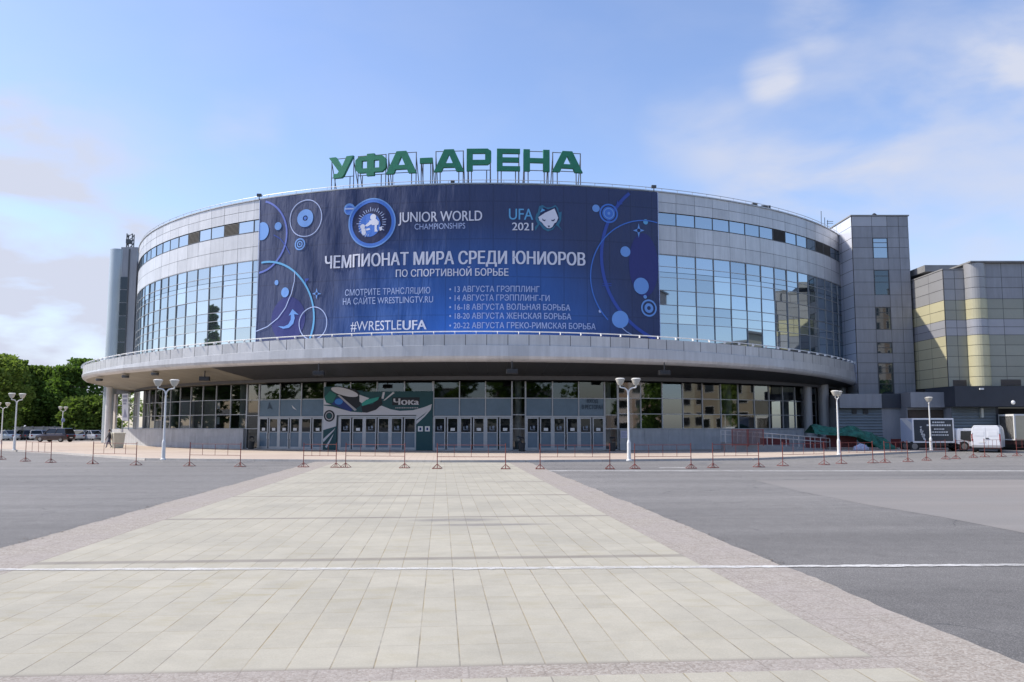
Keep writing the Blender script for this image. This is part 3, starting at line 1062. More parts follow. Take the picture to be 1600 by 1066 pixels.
# aerials and small roof kit at the right-hand roof edge
mb = MB()
for (x, y0, y1) in ((1283, 354, 330), (1288.5, 352, 340), (1293, 352, 344)):
    p = dp(x, y0, 90); q = dp(x, y1, 90)
    mb.tube(p - Vector((0, 0, 1)), q, 0.035)
p = dp(1292, 346, 90); mb.tube(p, p + Vector((.7, 0, 0)), 0.03)
p = dp(1292, 349, 90); mb.tube(p, p + Vector((.7, 0, 0)), 0.03)
mb.build('aerial', FRAME_DARK, arena)
for th, w in ((29.0, 0.5), (31.0, 0.9), (-8.6, 0.35)):
    p = cp(UC, UR - 0.4, th, 22.45)
    mb = MB(); mb.box(p.x - w / 2, p.x + w / 2, p.y - .25, p.y + .25, 22.45, 22.85)
    mb.build('roof_fan', FRAME_DARK, arena, bevel=0.04)
for th in (-32.2, 13.9):
    p = cp(UC, UR + 0.1, th, 22.75)
    mb = MB(); mb.box(p.x - .2, p.x + .2, p.y - .12, p.y + .15, 22.72, 22.95); mb.tube((p.x, p.y, 22.4), (p.x, p.y, 22.75), .04)
    mb.build('floodlight', FRAME_DARK, arena)

# ------------------------------------------------------------------ decals that follow the curved front
def text2d(s, bold=0.0):
    c = bpy.data.curves.new('t', 'FONT')
    c.body = s
    c.fill_mode = 'NONE'
    c.resolution_u = 4
    o = bpy.data.objects.new('t', c)
    COL.objects.link(o)
    me = bpy.data.meshes.new_from_object(o.evaluated_get(bpy.context.evaluated_depsgraph_get()))
    pts = [v.co.to_2d() for v in me.vertices]
    eds = [(pts[e.vertices[0]], pts[e.vertices[1]]) for e in me.edges]
    r = delaunay_2d_cdt(pts, [tuple(e.vertices) for e in me.edges], [], 0, 1e-5)
    vs = [(p.x, p.y, 0.0) for p in r[0]]
    fs = []
    for f in r[2]:                             # keep what lies inside the outlines, counters left open
        cx = sum(r[0][i].x for i in f) / len(f); cy = sum(r[0][i].y for i in f) / len(f)
        inside = False
        for a, b in eds:
            if (a.y > cy) != (b.y > cy) and cx < a.x + (cy - a.y) * (b.x - a.x) / (b.y - a.y): inside = not inside
        if inside: fs.append(tuple(f))
    bpy.data.objects.remove(o); bpy.data.curves.remove(c); bpy.data.meshes.remove(me)
    if bold:                                   # a second, slightly shifted impression thickens the strokes
        k = len(vs)
        vs = [(x - bold, y, z) for x, y, z in vs] + [(x + bold, y, z + 0.02) for x, y, z in vs]
        fs = fs + [tuple(k + i for i in f) for f in fs]
    return vs, fs


def decal(name, vs, fs, mapf, m, parent, stepx=0.6, label=None):
    """2D faces cut into narrow strips, then laid on the curve"""
    b = bmesh.new()
    V = [b.verts.new((p[0], p[1], p[2] if len(p) > 2 else 0)) for p in vs]
    for f in fs:
        try: b.faces.new([V[i] for i in f])
        except ValueError: pass
    bmesh.ops.triangulate(b, faces=b.faces[:])
    x0 = min(v[0] for v in vs); x1 = max(v[0] for v in vs)
    k = math.ceil(x0 / stepx)
    while k * stepx < x1:
        bmesh.ops.bisect_plane(b, geom=b.verts[:] + b.edges[:] + b.faces[:], plane_co=(k * stepx, 0, 0), plane_no=(1, 0, 0), dist=1e-5)
        k += 1
    for v in b.verts: v.co = mapf(v.co.x, v.co.y, v.co.z)
    me = bpy.data.meshes.new(name)
    b.to_mesh(me); b.free()
    me.materials.append(m)
    o = bpy.data.objects.new(name, me)
    COL.objects.link(o)
    adopt(o, parent)
    if label: o['label'] = label
    return o


def ngon(pts): return pts, [tuple(range(len(pts)))]


def join2(*shapes):
    vs = []; fs = []
    for v, f in shapes:
        k = len(vs)
        vs += list(v); fs += [tuple(k + i for i in q) for q in f]
    return vs, fs


def disc(cx, cy, r, ry=None, n=36, rot=0):
    ry = r if ry is None else ry
    ca, sa = math.cos(rot), math.sin(rot)
    return ngon([(cx + r * math.cos(t) * ca - ry * math.sin(t) * sa, cy + r * math.cos(t) * sa + ry * math.sin(t) * ca) for t in [2 * math.pi * i / n for i in range(n)]])


def ring(cx, cy, r, w, ry=None, a0=0, a1=360, clip=None):
    ry = r if ry is None else ry
    n = max(8, int(abs(a1 - a0) / 5))
    vs = []; fs = []
    pts = []
    for i in range(n + 1):
        t = R_(a0 + (a1 - a0) * i / n)
        pts.append(((cx + (r - w / 2) * math.cos(t), cy + (ry - w / 2) * math.sin(t)), (cx + (r + w / 2) * math.cos(t), cy + (ry + w / 2) * math.sin(t))))
    for i in range(n):
        a, b = pts[i], pts[i + 1]
        if clip and not all(clip(*p) for p in (a[0], a[1], b[0], b[1])): continue
        k = len(vs)
        vs += [a[0], a[1], b[1], b[0]]
        fs.append((k, k + 1, k + 2, k + 3))
    return vs, fs


# ------------------------------------------------------------------ banner
BT0, BT1, BZ0, BZ1 = -31.6, 14.1, 9.2, 22.25
BR = UR + 0.45
DEG = R_(1) * BR                              # metres per degree


def wrinkle(s, z):
    """soft sag of the mesh cloth, strongest towards its left end (s metres from the left edge)"""
    left = math.exp(-((s - 9) / 6.5) ** 2)
    return 0.06 * left * math.sin(2.3 * s + 0.9 * z + 0.8 * math.sin(0.5 * z)) + 0.035 * math.sin(0.7 * s + 0.3 * z) + 0.05 * left * math.sin(0.9 * s - 0.55 * z) + 0.02 * math.sin(1.9 * s - 0.4 * z)


def bmap(off):
    def f(s, z, dz=0.0):
        return cp(UC, BR + off + dz + wrinkle(s, z), BT0 + s / DEG, z)
    return f


def pix_cyl(x, y, C, R):
    r = ray(x, y)
    a = r.x ** 2 + r.y ** 2; b = -2 * (r.x * C[0] + r.y * C[1]); c = C[0] ** 2 + C[1] ** 2 - R * R
    t = (-b - math.sqrt(max(0, b * b - 4 * a * c))) / (2 * a)
    return math.degrees(math.atan2(r.x * t - C[0], C[1] - r.y * t)), r.z * t + CAMZ


def bp(x, y):
    th, z = pix_cyl(x, y, UC, BR)
    return ((th - BT0) * DEG, z)


def bA(x, y): return bp(390 + x * 0.2345, 290 + y * 0.2345)
def bB(x, y): return bp(710 + x * 0.2345, 290 + y * 0.2345)


BW = (BT1 - BT0) * DEG
bm = bpy.data.materials.new('printed_banner_mesh')
bm.use_nodes = True
t = bm.node_tree
pb = t.nodes['Principled BSDF']
pb.inputs['Roughness'].default_value = 0.5
pb.inputs['Specular IOR Level'].default_value = 0.35
pb.inputs['Sheen Weight'].default_value = 0.12
uv = t.nodes.new('ShaderNodeUVMap')
sp = t.nodes.new('ShaderNodeSeparateXYZ')
t.links.new(uv.outputs[0], sp.inputs[0])


def tm(op_, a, b=None, clamp=False):
    n = t.nodes.new('ShaderNodeMath'); n.operation = op_; n.use_clamp = clamp
    for i, q in enumerate((a, b)):
        if q is None: continue
        if isinstance(q, bpy.types.NodeSocket): t.links.new(q, n.inputs[i])
        else: n.inputs[i].default_value = q
    return n.outputs[0]


U_, V_ = sp.outputs[0], sp.outputs[1]
# printed design: dark navy with a bright blue pool at the bottom centre
dx = tm('DIVIDE', tm('SUBTRACT', U_, 0.55), 0.42)
dy = tm('DIVIDE', tm('SUBTRACT', V_, 0.05), 0.80)
rad = tm('SQRT', tm('ADD', tm('MULTIPLY', dx, dx), tm('MULTIPLY', dy, dy)))
rp = t.nodes.new('ShaderNodeValToRGB')
rp.color_ramp.interpolation = 'EASE'
e = rp.color_ramp.elements
e[0].position = 0.0; e[0].color = (0.024, 0.135, 0.52, 1)
e[1].position = 1.0; e[1].color = (0.030, 0.046, 0.118, 1)
q = e.new(0.45); q.color = (0.024, 0.088, 0.300, 1)
t.links.new(rad, rp.inputs[0])
fx = tm('FRACT', tm('MULTIPLY', U_, 18.3)); fx = tm('MINIMUM', fx, tm('SUBTRACT', 1.0, fx))
fy = tm('FRACT', tm('ADD', tm('MULTIPLY', V_, 4.1), 0.35)); fy = tm('MINIMUM', fy, tm('SUBTRACT', 1.0, fy))
seam = tm('MINIMUM', tm('MULTIPLY', fx, 2.0), tm('MULTIPLY', fy, 3.1))
mrn = t.nodes.new('ShaderNodeMapRange')
t.links.new(seam, mrn.inputs[0])
mrn.inputs[1].default_value = 0.02; mrn.inputs[2].default_value = 0.075; mrn.inputs[3].default_value = 0.78; mrn.inputs[4].default_value = 1.0
nz = t.nodes.new('ShaderNodeTexNoise'); nz.inputs['Scale'].default_value = 5; nz.inputs['Detail'].default_value = 5
t.links.new(uv.outputs[0], nz.inputs['Vector'])
mr2 = t.nodes.new('ShaderNodeMapRange'); t.links.new(nz.outputs['Fac'], mr2.inputs[0])
mr2.inputs[3].default_value = 0.85; mr2.inputs[4].default_value = 1.15
vs_ = t.nodes.new('ShaderNodeVectorMath'); vs_.operation = 'SCALE'
t.links.new(rp.outputs[0], vs_.inputs[0]); t.links.new(tm('MULTIPLY', mrn.outputs[0], mr2.outputs[0]), vs_.inputs['Scale'])
t.links.new(vs_.outputs[0], pb.inputs['Base Color'])
mpb = t.nodes.new('ShaderNodeMapping'); mpb.inputs['Scale'].default_value = (46, 4, 1); mpb.inputs['Rotation'].default_value = (0, 0, 0.12)
t.links.new(uv.outputs[0], mpb.inputs[0])
nb = t.nodes.new('ShaderNodeTexNoise'); nb.inputs['Scale'].default_value = 1.0; nb.inputs['Detail'].default_value = 4
t.links.new(mpb.outputs[0], nb.inputs['Vector'])
bpn = t.nodes.new('ShaderNodeBump'); bpn.inputs['Strength'].default_value = 0.6; bpn.inputs['Distance'].default_value = 0.25
t.links.new(nb.outputs['Fac'], bpn.inputs['Height']); t.links.new(bpn.outputs[0], pb.inputs['Normal'])

b = bmesh.new()
NX, NY = 150, 44
grid = [[b.verts.new(bmap(0)(BW * i / NX, BZ0 + (BZ1 - BZ0) * j / NY)) for j in range(NY + 1)] for i in range(NX + 1)]
uvl = b.loops.layers.uv.new('UVMap')
for i in range(NX):
    for j in range(NY):
        f = b.faces.new([grid[i][j], grid[i + 1][j], grid[i + 1][j + 1], grid[i][j + 1]])
        f.smooth = True
        for lp, (p, q) in zip(f.loops, ((i, j), (i + 1, j), (i + 1, j + 1), (i, j + 1))): lp[uvl].uv = (p / NX, q / NY)
me = bpy.data.meshes.new('banner')
b.to_mesh(me); b.free()
me.materials.append(bm)
banner = bpy.data.objects.new('banner', me)
COL.objects.link(banner)
WPOS['banner'] = (0, 0, 0)
tag(banner, 'huge dark blue printed championship banner stretched across the curved arena front', 'banner')


def ink(name, c): return mat('ink_' + name, c, 0.55, 0, 0.3)


I_WHITE = ink('white', (0.60, 0.62, 0.72)); I_PALE = ink('pale_blue', (0.38, 0.46, 0.70)); I_SKY = ink('sky', (0.15, 0.31, 0.66))
I_CYAN = ink('cyan', (0.12, 0.36, 0.62)); I_PERI = ink('periwinkle', (0.12, 0.17, 0.50)); I_BLUE = ink('blue', (0.06, 0.17, 0.55))
I_ROYAL = ink('royal', (0.040, 0.080, 0.34)); I_VIOLET = ink('violet', (0.034, 0.042, 0.17)); I_NAVY = ink('navy', (0.02, 0.028, 0.085)); I_TEAL = ink('teal', (0.04, 0.15, 0.25))


def btext(s, x0, x1, yb, yt, m=None, bold=0.0, off=0.05, xr=None):
    """x0..x1 photo span, yb baseline and yt cap line at the middle of the text"""
    xm = (x0 + x1) / 2
    zb = bp(xm, yb)[1]; zt = bp(xm, yt)[1]
    s0 = bp(x0, yb)[0]; s1 = bp(x1, yb)[0]
    vs, fs = text2d(s, bold)
    a = min(v[0] for v in vs); bb = max(v[0] for v in vs)
    kx = (s1 - s0) / (bb - a); kz_ = (zt - zb) / 0.73
    vs = [(s0 + (x - a) * kx, zb + y * kz_, q) for x, y, q in vs]
    return decal('lettering', vs, fs, bmap(off), m or I_WHITE, banner)


btext('JUNIOR WORLD', 622.5, 753.5, 346, 329.5, bold=0.016)
btext('CHAMPIONSHIPS', 648, 727, 358, 348.5, I_PALE)
btext('ЧЕМПИОНАТ МИРА СРЕДИ ЮНИОРОВ', 508, 914.5, 413, 392.5, bold=0.034)
btext('ПО СПОРТИВНОЙ БОРЬБЕ', 619, 794.5, 431.5, 420, bold=0.02)
btext('СМОТРИТЕ ТРАНСЛЯЦИЮ', 540, 672.5, 460.3, 450.3, I_PALE, 0.006)
btext('НА САЙТЕ WRESTLINGTV.RU', 536.5, 677, 474.3, 464, I_PALE, 0.006)
btext('#WRESTLE', 548, 627.5, 516, 500.5, I_WHITE)
btext('UFA', 629, 667, 515.3, 499.8, I_WHITE, 0.03)
for (s, x1, yb) in (('13 АВГУСТА ГРЭППЛИНГ', 843, 456.3), ('14 АВГУСТА ГРЭППЛИНГ-ГИ', 858.5, 470), ('16-18 АВГУСТА ВОЛЬНАЯ БОРЬБА', 891, 484.3), ('18-20 АВГУСТА ЖЕНСКАЯ БОРЬБА', 892.5, 498.3), ('20-22 АВГУСТА ГРЕКО-РИМСКАЯ БОРЬБА', 930.5, 513.3)):
    btext('• ' + s, 702, x1, yb, yb - 9.4, I_PALE, 0.008)
btext('UFA', 795, 833, 343.5, 325.3, I_CYAN, 0.012)
btext('2021', 800, 833, 360.2, 347.6, I_WHITE, 0.015)

SC_ = bA(200, 500)[0] - bA(100, 500)[0]


def clipl(s, z): return 0.02 < s < BW - 0.02 and BZ0 + 0.1 < z < BZ1 - 0.1


def cut(shape):
    vs, fs = shape
    return [(min(max(x, 0.02), BW - 0.02), min(max(y, BZ0 + .05), BZ1 - .05)) for x, y in vs], fs


K = 0.0162                                    # metres per crop pixel (vertical)


def b_ring(name, f, x, y, r, w, m, off=0.04, a0=0, a1=360):
    if w >= 12 and r > 150: w *= 0.72
    cx, cz = f(x, y)
    v = ring(cx, cz, r * K, w * K, None, a0, a1, clipl)
    if v[1]: decal(name, *v, bmap(off), m, banner)


def b_disc(name, f, x, y, r, m, off=0.045, ry=None):
    cx, cz = f(x, y)
    decal(name, *cut(disc(cx, cz, r * K, (ry or r) * K)), bmap(off), m, banner)


def b_poly(name, f, pts, m, off=0.05): decal(name, *cut(ngon([f(*p) for p in pts])), bmap(off), m, banner)


def b_line(name, f, pts, w, m, off=0.04):
    P = [Vector(f(*p)) for p in pts]
    vs = []; fs = []
    for i in range(len(P) - 1):
        d = (P[i + 1] - P[i]).normalized(); n = Vector((-d.y, d.x)) * (w * K / 2)
        k = len(vs)
        vs += [tuple(P[i] - n), tuple(P[i + 1] - n), tuple(P[i + 1] + n), tuple(P[i] + n)]
        fs.append((k, k + 1, k + 2, k + 3))
    decal(name, *cut((vs, fs)), bmap(off), m, banner)


def star(f, x, y, r, m):
    b_poly('printed_star', f, [(x, y - r), (x + r * .18, y - r * .22), (x + r * .8, y), (x + r * .18, y + r * .22), (x, y + r), (x - r * .18, y + r * .22), (x - r * .8, y), (x - r * .18, y - r * .22)], m)
    b_disc('printed_dot', f, x, y, r * .2, I_NAVY, 0.062)


# rope lacing along both side edges and the hem
for s0, side in ((0.0, -1), (BW, 1)):
    mb = MB()
    for k in range(26):
        z = BZ0 + .4 + k * .49
        a_ = bmap(0.01)(s0, z); c_ = cp(UC, UR + .05, BT0 + (s0 + side * .28) / DEG, z + .06)
        mb.tube(a_, c_, .014, n=4)
    mb.tube(bmap(0.02)(s0, BZ0), bmap(0.02)(s0, BZ1), .025, n=5)
    mb.build('lacing', I_PALE, banner)
# left-hand ornament
b_disc('printed_disc', bA, 255, 890, 110, I_VIOLET, 0.025, 120)
b_ring('printed_ring', bA, 55, 345, 200, 15, I_PERI)
b_ring('printed_ring', bA, 95, 905, 325, 15, I_CYAN, 0.055)
b_disc('printed_disc', bA, 85, 305, 50, I_SKY)
b_disc('printed_disc', bA, 193, 272, 22, I_SKY)
b_ring('printed_ring', bA, 375, 218, 100, 5, I_PALE)
b_ring('printed_ring', bA, 372, 218, 32, 34, I_SKY)
b_disc('printed_dot', bA, 372, 218, 9, I_BLUE, 0.05)
b_ring('printed_ring', bA, 340, 393, 29, 8, I_SKY)
b_ring('printed_ring', bA, 340, 393, 15, 7, I_SKY)
b_disc('printed_dot', bA, 340, 393, 5, I_SKY)
b_line('printed_line', bA, [(165, 330), (205, 355), (240, 400), (270, 455)], 5, I_ROYAL)
b_disc('printed_dot', bA, 180, 647, 14, I_SKY)
b_disc('printed_disc', bA, 240, 713, 27, I_SKY)
star(bA, 450, 722, 38, I_SKY)
b_line('printed_line', bA, [(305, 575), (302, 640), (285, 720), (245, 810), (190, 885), (120, 940), (48, 972)], 5, I_PALE, 0.06)
b_ring('printed_ring', bA, 425, 918, 86, 5, I_PALE, 0.065)
b_poly('printed_arrow', bA, [(290, 825), (330, 862), (300, 858), (303, 885), (292, 920), (262, 948), (225, 955), (190, 938), (230, 940), (258, 925), (275, 895), (278, 862), (262, 868)], I_SKY)
b_poly('printed_flag', bA, [(373, 622), (400, 620), (392, 636), (382, 636), (380, 655), (374, 652)], I_ROYAL)
# round federation emblem
b_disc('emblem_disc', bA, 815, 250, 115, I_NAVY, 0.035)
b_ring('emblem_ring', bA, 815, 250, 120, 22, I_BLUE, 0.05)
b_ring('emblem_ring', bA, 815, 250, 128, 7, I_SKY, 0.058)
b_disc('emblem_disc', bA, 668, 160, 31, I_SKY, 0.04)
b_disc('emblem_disc', bA, 668, 166, 24, I_BLUE, 0.05)
b_line('emblem_line', bA, [(640, 158), (696, 156)], 8, I_PALE, 0.06)
cx, cz = bA(815, 250)
tk = []
for i in range(34):
    an = 2 * math.pi * i / 34
    if 0.72 < (i / 34) < 0.9: continue
    d = Vector((math.cos(an), math.sin(an))); nn = Vector((-d.y, d.x)) * 0.03
    c0 = Vector((cx, cz)) + d * 1.0; c1 = Vector((cx, cz)) + d * (1.28 + 0.1 * math.sin(i * 2.3))
    tk.append(ngon([tuple(c0 - nn), tuple(c1 - nn), tuple(c1 + nn), tuple(c0 + nn)]))
decal('emblem_ticks', *join2(*tk), bmap(0.06), I_PALE, banner)
b_disc('emblem_disc', bA, 800, 265, 62, I_BLUE, 0.05)
b_disc('emblem_figure', bA, 826, 213, 17, I_WHITE, 0.066); b_disc('emblem_figure', bA, 754, 274, 13, I_WHITE, 0.066)
for pts in ([(796, 236), (846, 224), (866, 244), (862, 264), (818, 266)], [(836, 266), (852, 264), (850, 292), (858, 308), (836, 310)], [(800, 240), (818, 256), (784, 274), (768, 268)],
            [(744, 290), (772, 286), (776, 318), (766, 334), (750, 326)], [(866, 280), (886, 276), (888, 298), (872, 306)], [(776, 290), (800, 284), (806, 294), (780, 302)]):
    b_poly('emblem_figure', bA, pts, I_WHITE, 0.065)
# right-hand ornament
b_disc('printed_disc', bB, 1262, 530, 86, I_VIOLET, 0.025, 170)
b_ring('printed_ring', bB, 1500, 505, 452, 24, I_ROYAL)
b_ring('printed_ring', bB, 1283, 625, 314, 6, I_BLUE, 0.055, 78, 225)
b_disc('printed_dot', bB, 942, 153, 20, I_SKY)
b_disc('printed_disc', bB, 1027, 187, 36, I_BLUE)
b_ring('printed_ring', bB, 1027, 187, 47, 9, I_BLUE)
b_ring('printed_ring', bB, 1027, 187, 26, 5, I_SKY, 0.055)
b_disc('printed_dot', bB, 1027, 187, 8, I_SKY, 0.055)
star(bB, 1227, 300, 48, I_SKY)
b_disc('printed_dot', bB, 1273, 243, 14, I_CYAN)
b_disc('printed_disc', bB, 1138, 441, 28, I_SKY)
b_disc('printed_disc', bB, 1243, 670, 44, I_SKY, 0.06)
b_disc('printed_dot', bB, 1270, 742, 10, I_SKY)
b_ring('printed_ring', bB, 1295, 817, 41, 9, I_SKY)
b_ring('printed_ring', bB, 1295, 817, 18, 15, I_SKY)
b_disc('printed_disc', bB, 1103, 893, 45, I_SKY)
b_disc('printed_dot', bB, 970, 838, 8, I_PALE)
b_line('printed_line', bB, [(1110, 945), (1145, 975), (1190, 1000)], 4, I_PALE)
for k in range(3): b_poly('printed_leaf', bB, [(1078 + 12 * k, 130 - 4 * k), (1086 + 12 * k, 96 + 3 * k), (1096 + 12 * k, 136 - 4 * k)], I_ROYAL)
b_line('printed_line', bB, [(985, 655), (1045, 655)], 4, I_ROYAL); b_line('printed_line', bB, [(985, 668), (1045, 668)], 4, I_ROYAL)
# event emblem: pale folded face in a dark outline with teal braids
fE = lambda x, y: bp(780 + x * 0.075, 310 + y * 0.075)
b_poly('emblem_braid', fE, [(800, 300), (830, 170), (900, 140), (980, 190), (1080, 190), (1170, 140), (1230, 210), (1240, 300), (1300, 280), (1290, 460), (1240, 560), (1320, 690), (1240, 600), (1180, 560), (1120, 650), (1020, 690), (920, 640), (840, 540), (750, 680), (740, 600), (800, 540), (750, 430), (770, 330)], I_TEAL, 0.04)
b_poly('emblem_outline', fE, [(850, 330), (860, 230), (930, 190), (1020, 230), (1180, 180), (1230, 330), (1250, 440), (1170, 560), (1080, 640), (990, 630), (890, 530), (800, 420)], I_NAVY, 0.05)
b_poly('emblem_face', fE, [(815, 395), (960, 300), (1150, 215), (1190, 310), (1228, 410), (1190, 500), (1150, 520), (1110, 595), (1060, 625), (1000, 620), (930, 560), (895, 510), (840, 470)], I_WHITE, 0.06)
for pts in ([(895, 420), (930, 455), (970, 445), (950, 480), (905, 465)], [(1080, 450), (1120, 455), (1165, 425), (1145, 475), (1095, 480)], [(1005, 570), (1060, 572), (1034, 612)]):
    b_poly('emblem_detail', fE, pts, I_NAVY, 0.075)
b_poly('emblem_leaf', fE, [(850, 300), (890, 210), (960, 250)], I_CYAN, 0.06)

# ------------------------------------------------------------------ roof sign
SIGN = mat('green_sign_paint', (0.018, 0.19, 0.105), 0.5, noise=(2, 0.12))
SIGNF = mat('sign_frame_steel', (0.13, 0.13, 0.14), 0.6)
sign = thing('rooftop_sign', (cp(UC, 44, -8.8, 22.4)), 'tall green block letters on thin steel frames along the roof edge', 'rooftop sign')
GL = {
    'У': [[(0, 1), (.28, 1), (.54, .5), (.73, 1), (1, 1), (.62, .1), (.54, 0), (.2, 0), (.2, .2), (.36, .2), (.42, .3)]],
    'Ф': [[(0, .3), (.12, .15), (.38, .15), (.38, 0), (.62, 0), (.62, .15), (.88, .15), (1, .3), (1, .74), (.88, .89), (.62, .89), (.62, 1), (.38, 1), (.38, .89), (.12, .89), (0, .74)], [(.21, .34), (.39, .34), (.39, .70), (.21, .70)], [(.61, .34), (.79, .34), (.79, .70), (.61, .70)]],
    'А': [[(0, 0), (.34, 1), (.66, 1), (1, 0), (.75, 0), (.69, .19), (.31, .19), (.25, 0)], [(.37, .37), (.63, .37), (.5, .78)]],
    'Р': [[(0, 0), (.24, 0), (.24, .28), (.86, .28), (1, .40), (1, .88), (.86, 1), (0, 1)], [(.24, .49), (.76, .49), (.76, .80), (.24, .80)]],
    'Е': [[(0, 0), (1, 0), (1, .2), (.24, .2), (.24, .4), (.94, .4), (.94, .6), (.24, .6), (.24, .8), (1, .8), (1, 1), (0, 1)]],
    'Н': [[(0, 0), (.24, 0), (.24, .40), (.76, .40), (.76, 0), (1, 0), (1, 1), (.76, 1), (.76, .60), (.24, .60), (.24, 1), (0, 1)]],
    '-': [[(0, 0), (1, 0), (1, 1), (0, 1)]],
}
ROOFSIGN = [('У', -23.3, -20.25, 23.75, 25.62), ('Ф', -19.95, -16.3, 23.72, 25.66), ('А', -16.25, -12.75, 23.75, 25.7), ('-', -12.35, -10.95, 24.55, 25.0), ('А', -10.75, -7.4, 23.76, 25.68), ('Р', -7.1, -4.4, 23.78, 25.7), ('Е', -3.75, -1.2, 23.8, 25.7), ('Н', -0.8, 2.1, 23.8, 25.68), ('А', 2.4, 5.85, 23.82, 25.65)]
for ch, t0, t1, z0, z1 in ROOFSIGN:
    th = (t0 + t1) / 2
    o3, tx, nn = local(UC, th, 44.0)
    w = 2 * 44.0 * math.tan(R_((t1 - t0) / 2)); h = z1 - z0
    cu = bpy.data.curves.new('letter', 'CURVE')
    cu.dimensions = '2D'; cu.fill_mode = 'BOTH'; cu.extrude = 0.14; cu.bevel_depth = 0.012
    for pts in GL[ch]:
        s = cu.splines.new('POLY'); s.points.add(len(pts) - 1); s.use_cyclic_u = True
        for pt, (px, py) in zip(s.points, pts): pt.co = ((px - .5) * w, py * h, 0, 1)
    to = bpy.data.objects.new('tmp', cu); COL.objects.link(to)
    me = bpy.data.meshes.new_from_object(to.evaluated_get(bpy.context.evaluated_depsgraph_get()))
    bpy.data.objects.remove(to)
    M4 = Matrix(((tx.x, 0, nn.x, o3.x), (tx.y, 0, nn.y, o3.y), (0, 1, 0, z0), (0, 0, 0, 1)))
    me.transform(M4)
    me.materials.clear(); me.materials.append(SIGN)
    lo = bpy.data.objects.new('letter', me); COL.objects.link(lo)
    adopt(lo, sign)
    f = MB()
    UPZ = Vector((0, 0, 1))
    for sx_ in (-0.46, 0.46):
        b0 = o3 + tx * (sx_ * w) - nn * 0.22
        f.tube(b0 + UPZ * 22.15, b0 + UPZ * (z1 - .02), 0.045, n=6)
        f.tube(b0 - nn * 1.3 + UPZ * 22.15, b0 + UPZ * (z0 + 0.8 * h), 0.04, n=6)
        f.tube(b0 + tx * (-.32 * sx_ * w) + UPZ * 22.15, b0 + tx * (-.32 * sx_ * w) + UPZ * (z0 + .1), 0.045, n=6)
    for z in (z1 - .05, z0 + .15): f.tube(o3 - tx * (.47 * w) - nn * .22 + UPZ * z, o3 + tx * (.47 * w) - nn * .22 + UPZ * z, 0.035, n=6)
    f.build('support_frame', SIGNF, lo)

# ------------------------------------------------------------------ entrance mural round the second row of doors
mural = thing('entrance_mural', cp(GC, GR + 0.1, -17, 0), 'dark teal advertising surround with white swoosh framing one set of doors', 'mural')
def M_th(x): return -23.05 + (x - 190) / (1412 - 190) * (23.05 - 10.6)
def M_z(y): return 0.13 + (826 - y) / 139.7
def mmap(off):
    def f(x, z, dz=0.0): return cp(GC, GR + off + dz, x, z)
    return f
def mpoly(name, pts, m, off): return decal(name, *ngon([(M_th(x), M_z(y)) for x, y in pts]), mmap(off), m, mural)
def mell(name, x, y, rx, ry, m, off, rot=0): return mpoly(name, [(x + rx * math.cos(q) * math.cos(rot) - ry * math.sin(q) * math.sin(rot), y + rx * math.cos(q) * math.sin(rot) + ry * math.sin(q) * math.cos(rot)) for q in [2 * math.pi * i / 32 for i in range(32)]], m, off)


P_TEAL = ink('dark_teal', (0.022, 0.075, 0.082)); P_WHITE = ink('off_white', (0.56, 0.55, 0.56)); P_BLACK = ink('black', (0.02, 0.022, 0.026)); P_GREEN = ink('green', (0.03, 0.16, 0.13))
P_BRIGHT = ink('bright_green', (0.04, 0.30, 0.24)); P_BLUE = ink('bright_blue', (0.05, 0.20, 0.52)); P_NAVY = ink('navy_print', (0.025, 0.045, 0.17)); P_GREY = ink('grey', (0.38, 0.37, 0.38))
body = MB()
for (a, bb, z0, z1) in ((M_th(190), M_th(350), 0.13, 5.55), (M_th(350), M_th(640), 3.06, 5.2), (M_th(640), M_th(1412), 3.06, 5.09), (M_th(1238), M_th(1412), 0.13, 3.06)):
    arcbox(body, GC, GR + 0.02, GR + 0.13, a, bb, z0, z1, step=0.8)
body.build('panel', P_TEAL, mural)
mpoly('printed_swoosh', [(190, 295), (300, 310), (420, 345), (520, 372), (640, 382), (740, 345), (860, 302), (960, 345), (1060, 365), (1200, 357), (1320, 322), (1404, 285), (1392, 330), (1330, 395), (1238, 470), (1238, 412), (350, 412), (345, 545), (190, 590)], P_WHITE, 0.145)
mpoly('printed_swoosh', [(1400, 310), (1392, 350), (1330, 430), (1240, 522), (1240, 480), (1320, 415)], P_WHITE, 0.15)
mpoly('printed_shape', [(200, 190), (262, 120), (340, 165), (300, 262), (225, 262)], P_GREEN, 0.145)
mpoly('printed_shape', [(262, 85), (300, 76), (420, 75), (560, 105), (612, 150), (602, 200), (622, 300), (575, 332), (460, 250), (340, 160)], P_BLACK, 0.16)
mell('printed_cap', 437, 135, 165, 44, P_WHITE, 0.175, 0.27)
mpoly('printed_shape', [(288, 280), (340, 205), (400, 195), (470, 270), (535, 345), (515, 372), (430, 340), (350, 300)], P_NAVY, 0.165)
mell('printed_spot', 372, 250, 48, 36, P_BLUE, 0.18)
mpoly('printed_strip', [(355, 172), (378, 168), (585, 350), (560, 362)], P_GREY, 0.185)
mpoly('printed_shape', [(610, 170), (722, 212), (650, 280), (612, 250)], P_WHITE, 0.165)
mpoly('printed_sole', [(635, 305), (760, 285), (850, 195), (872, 280), (800, 350), (700, 384), (650, 380)], P_BLACK, 0.17)
mpoly('printed_top', [(638, 272), (690, 230), (832, 198), (822, 232), (760, 268), (645, 305)], P_BRIGHT, 0.185)
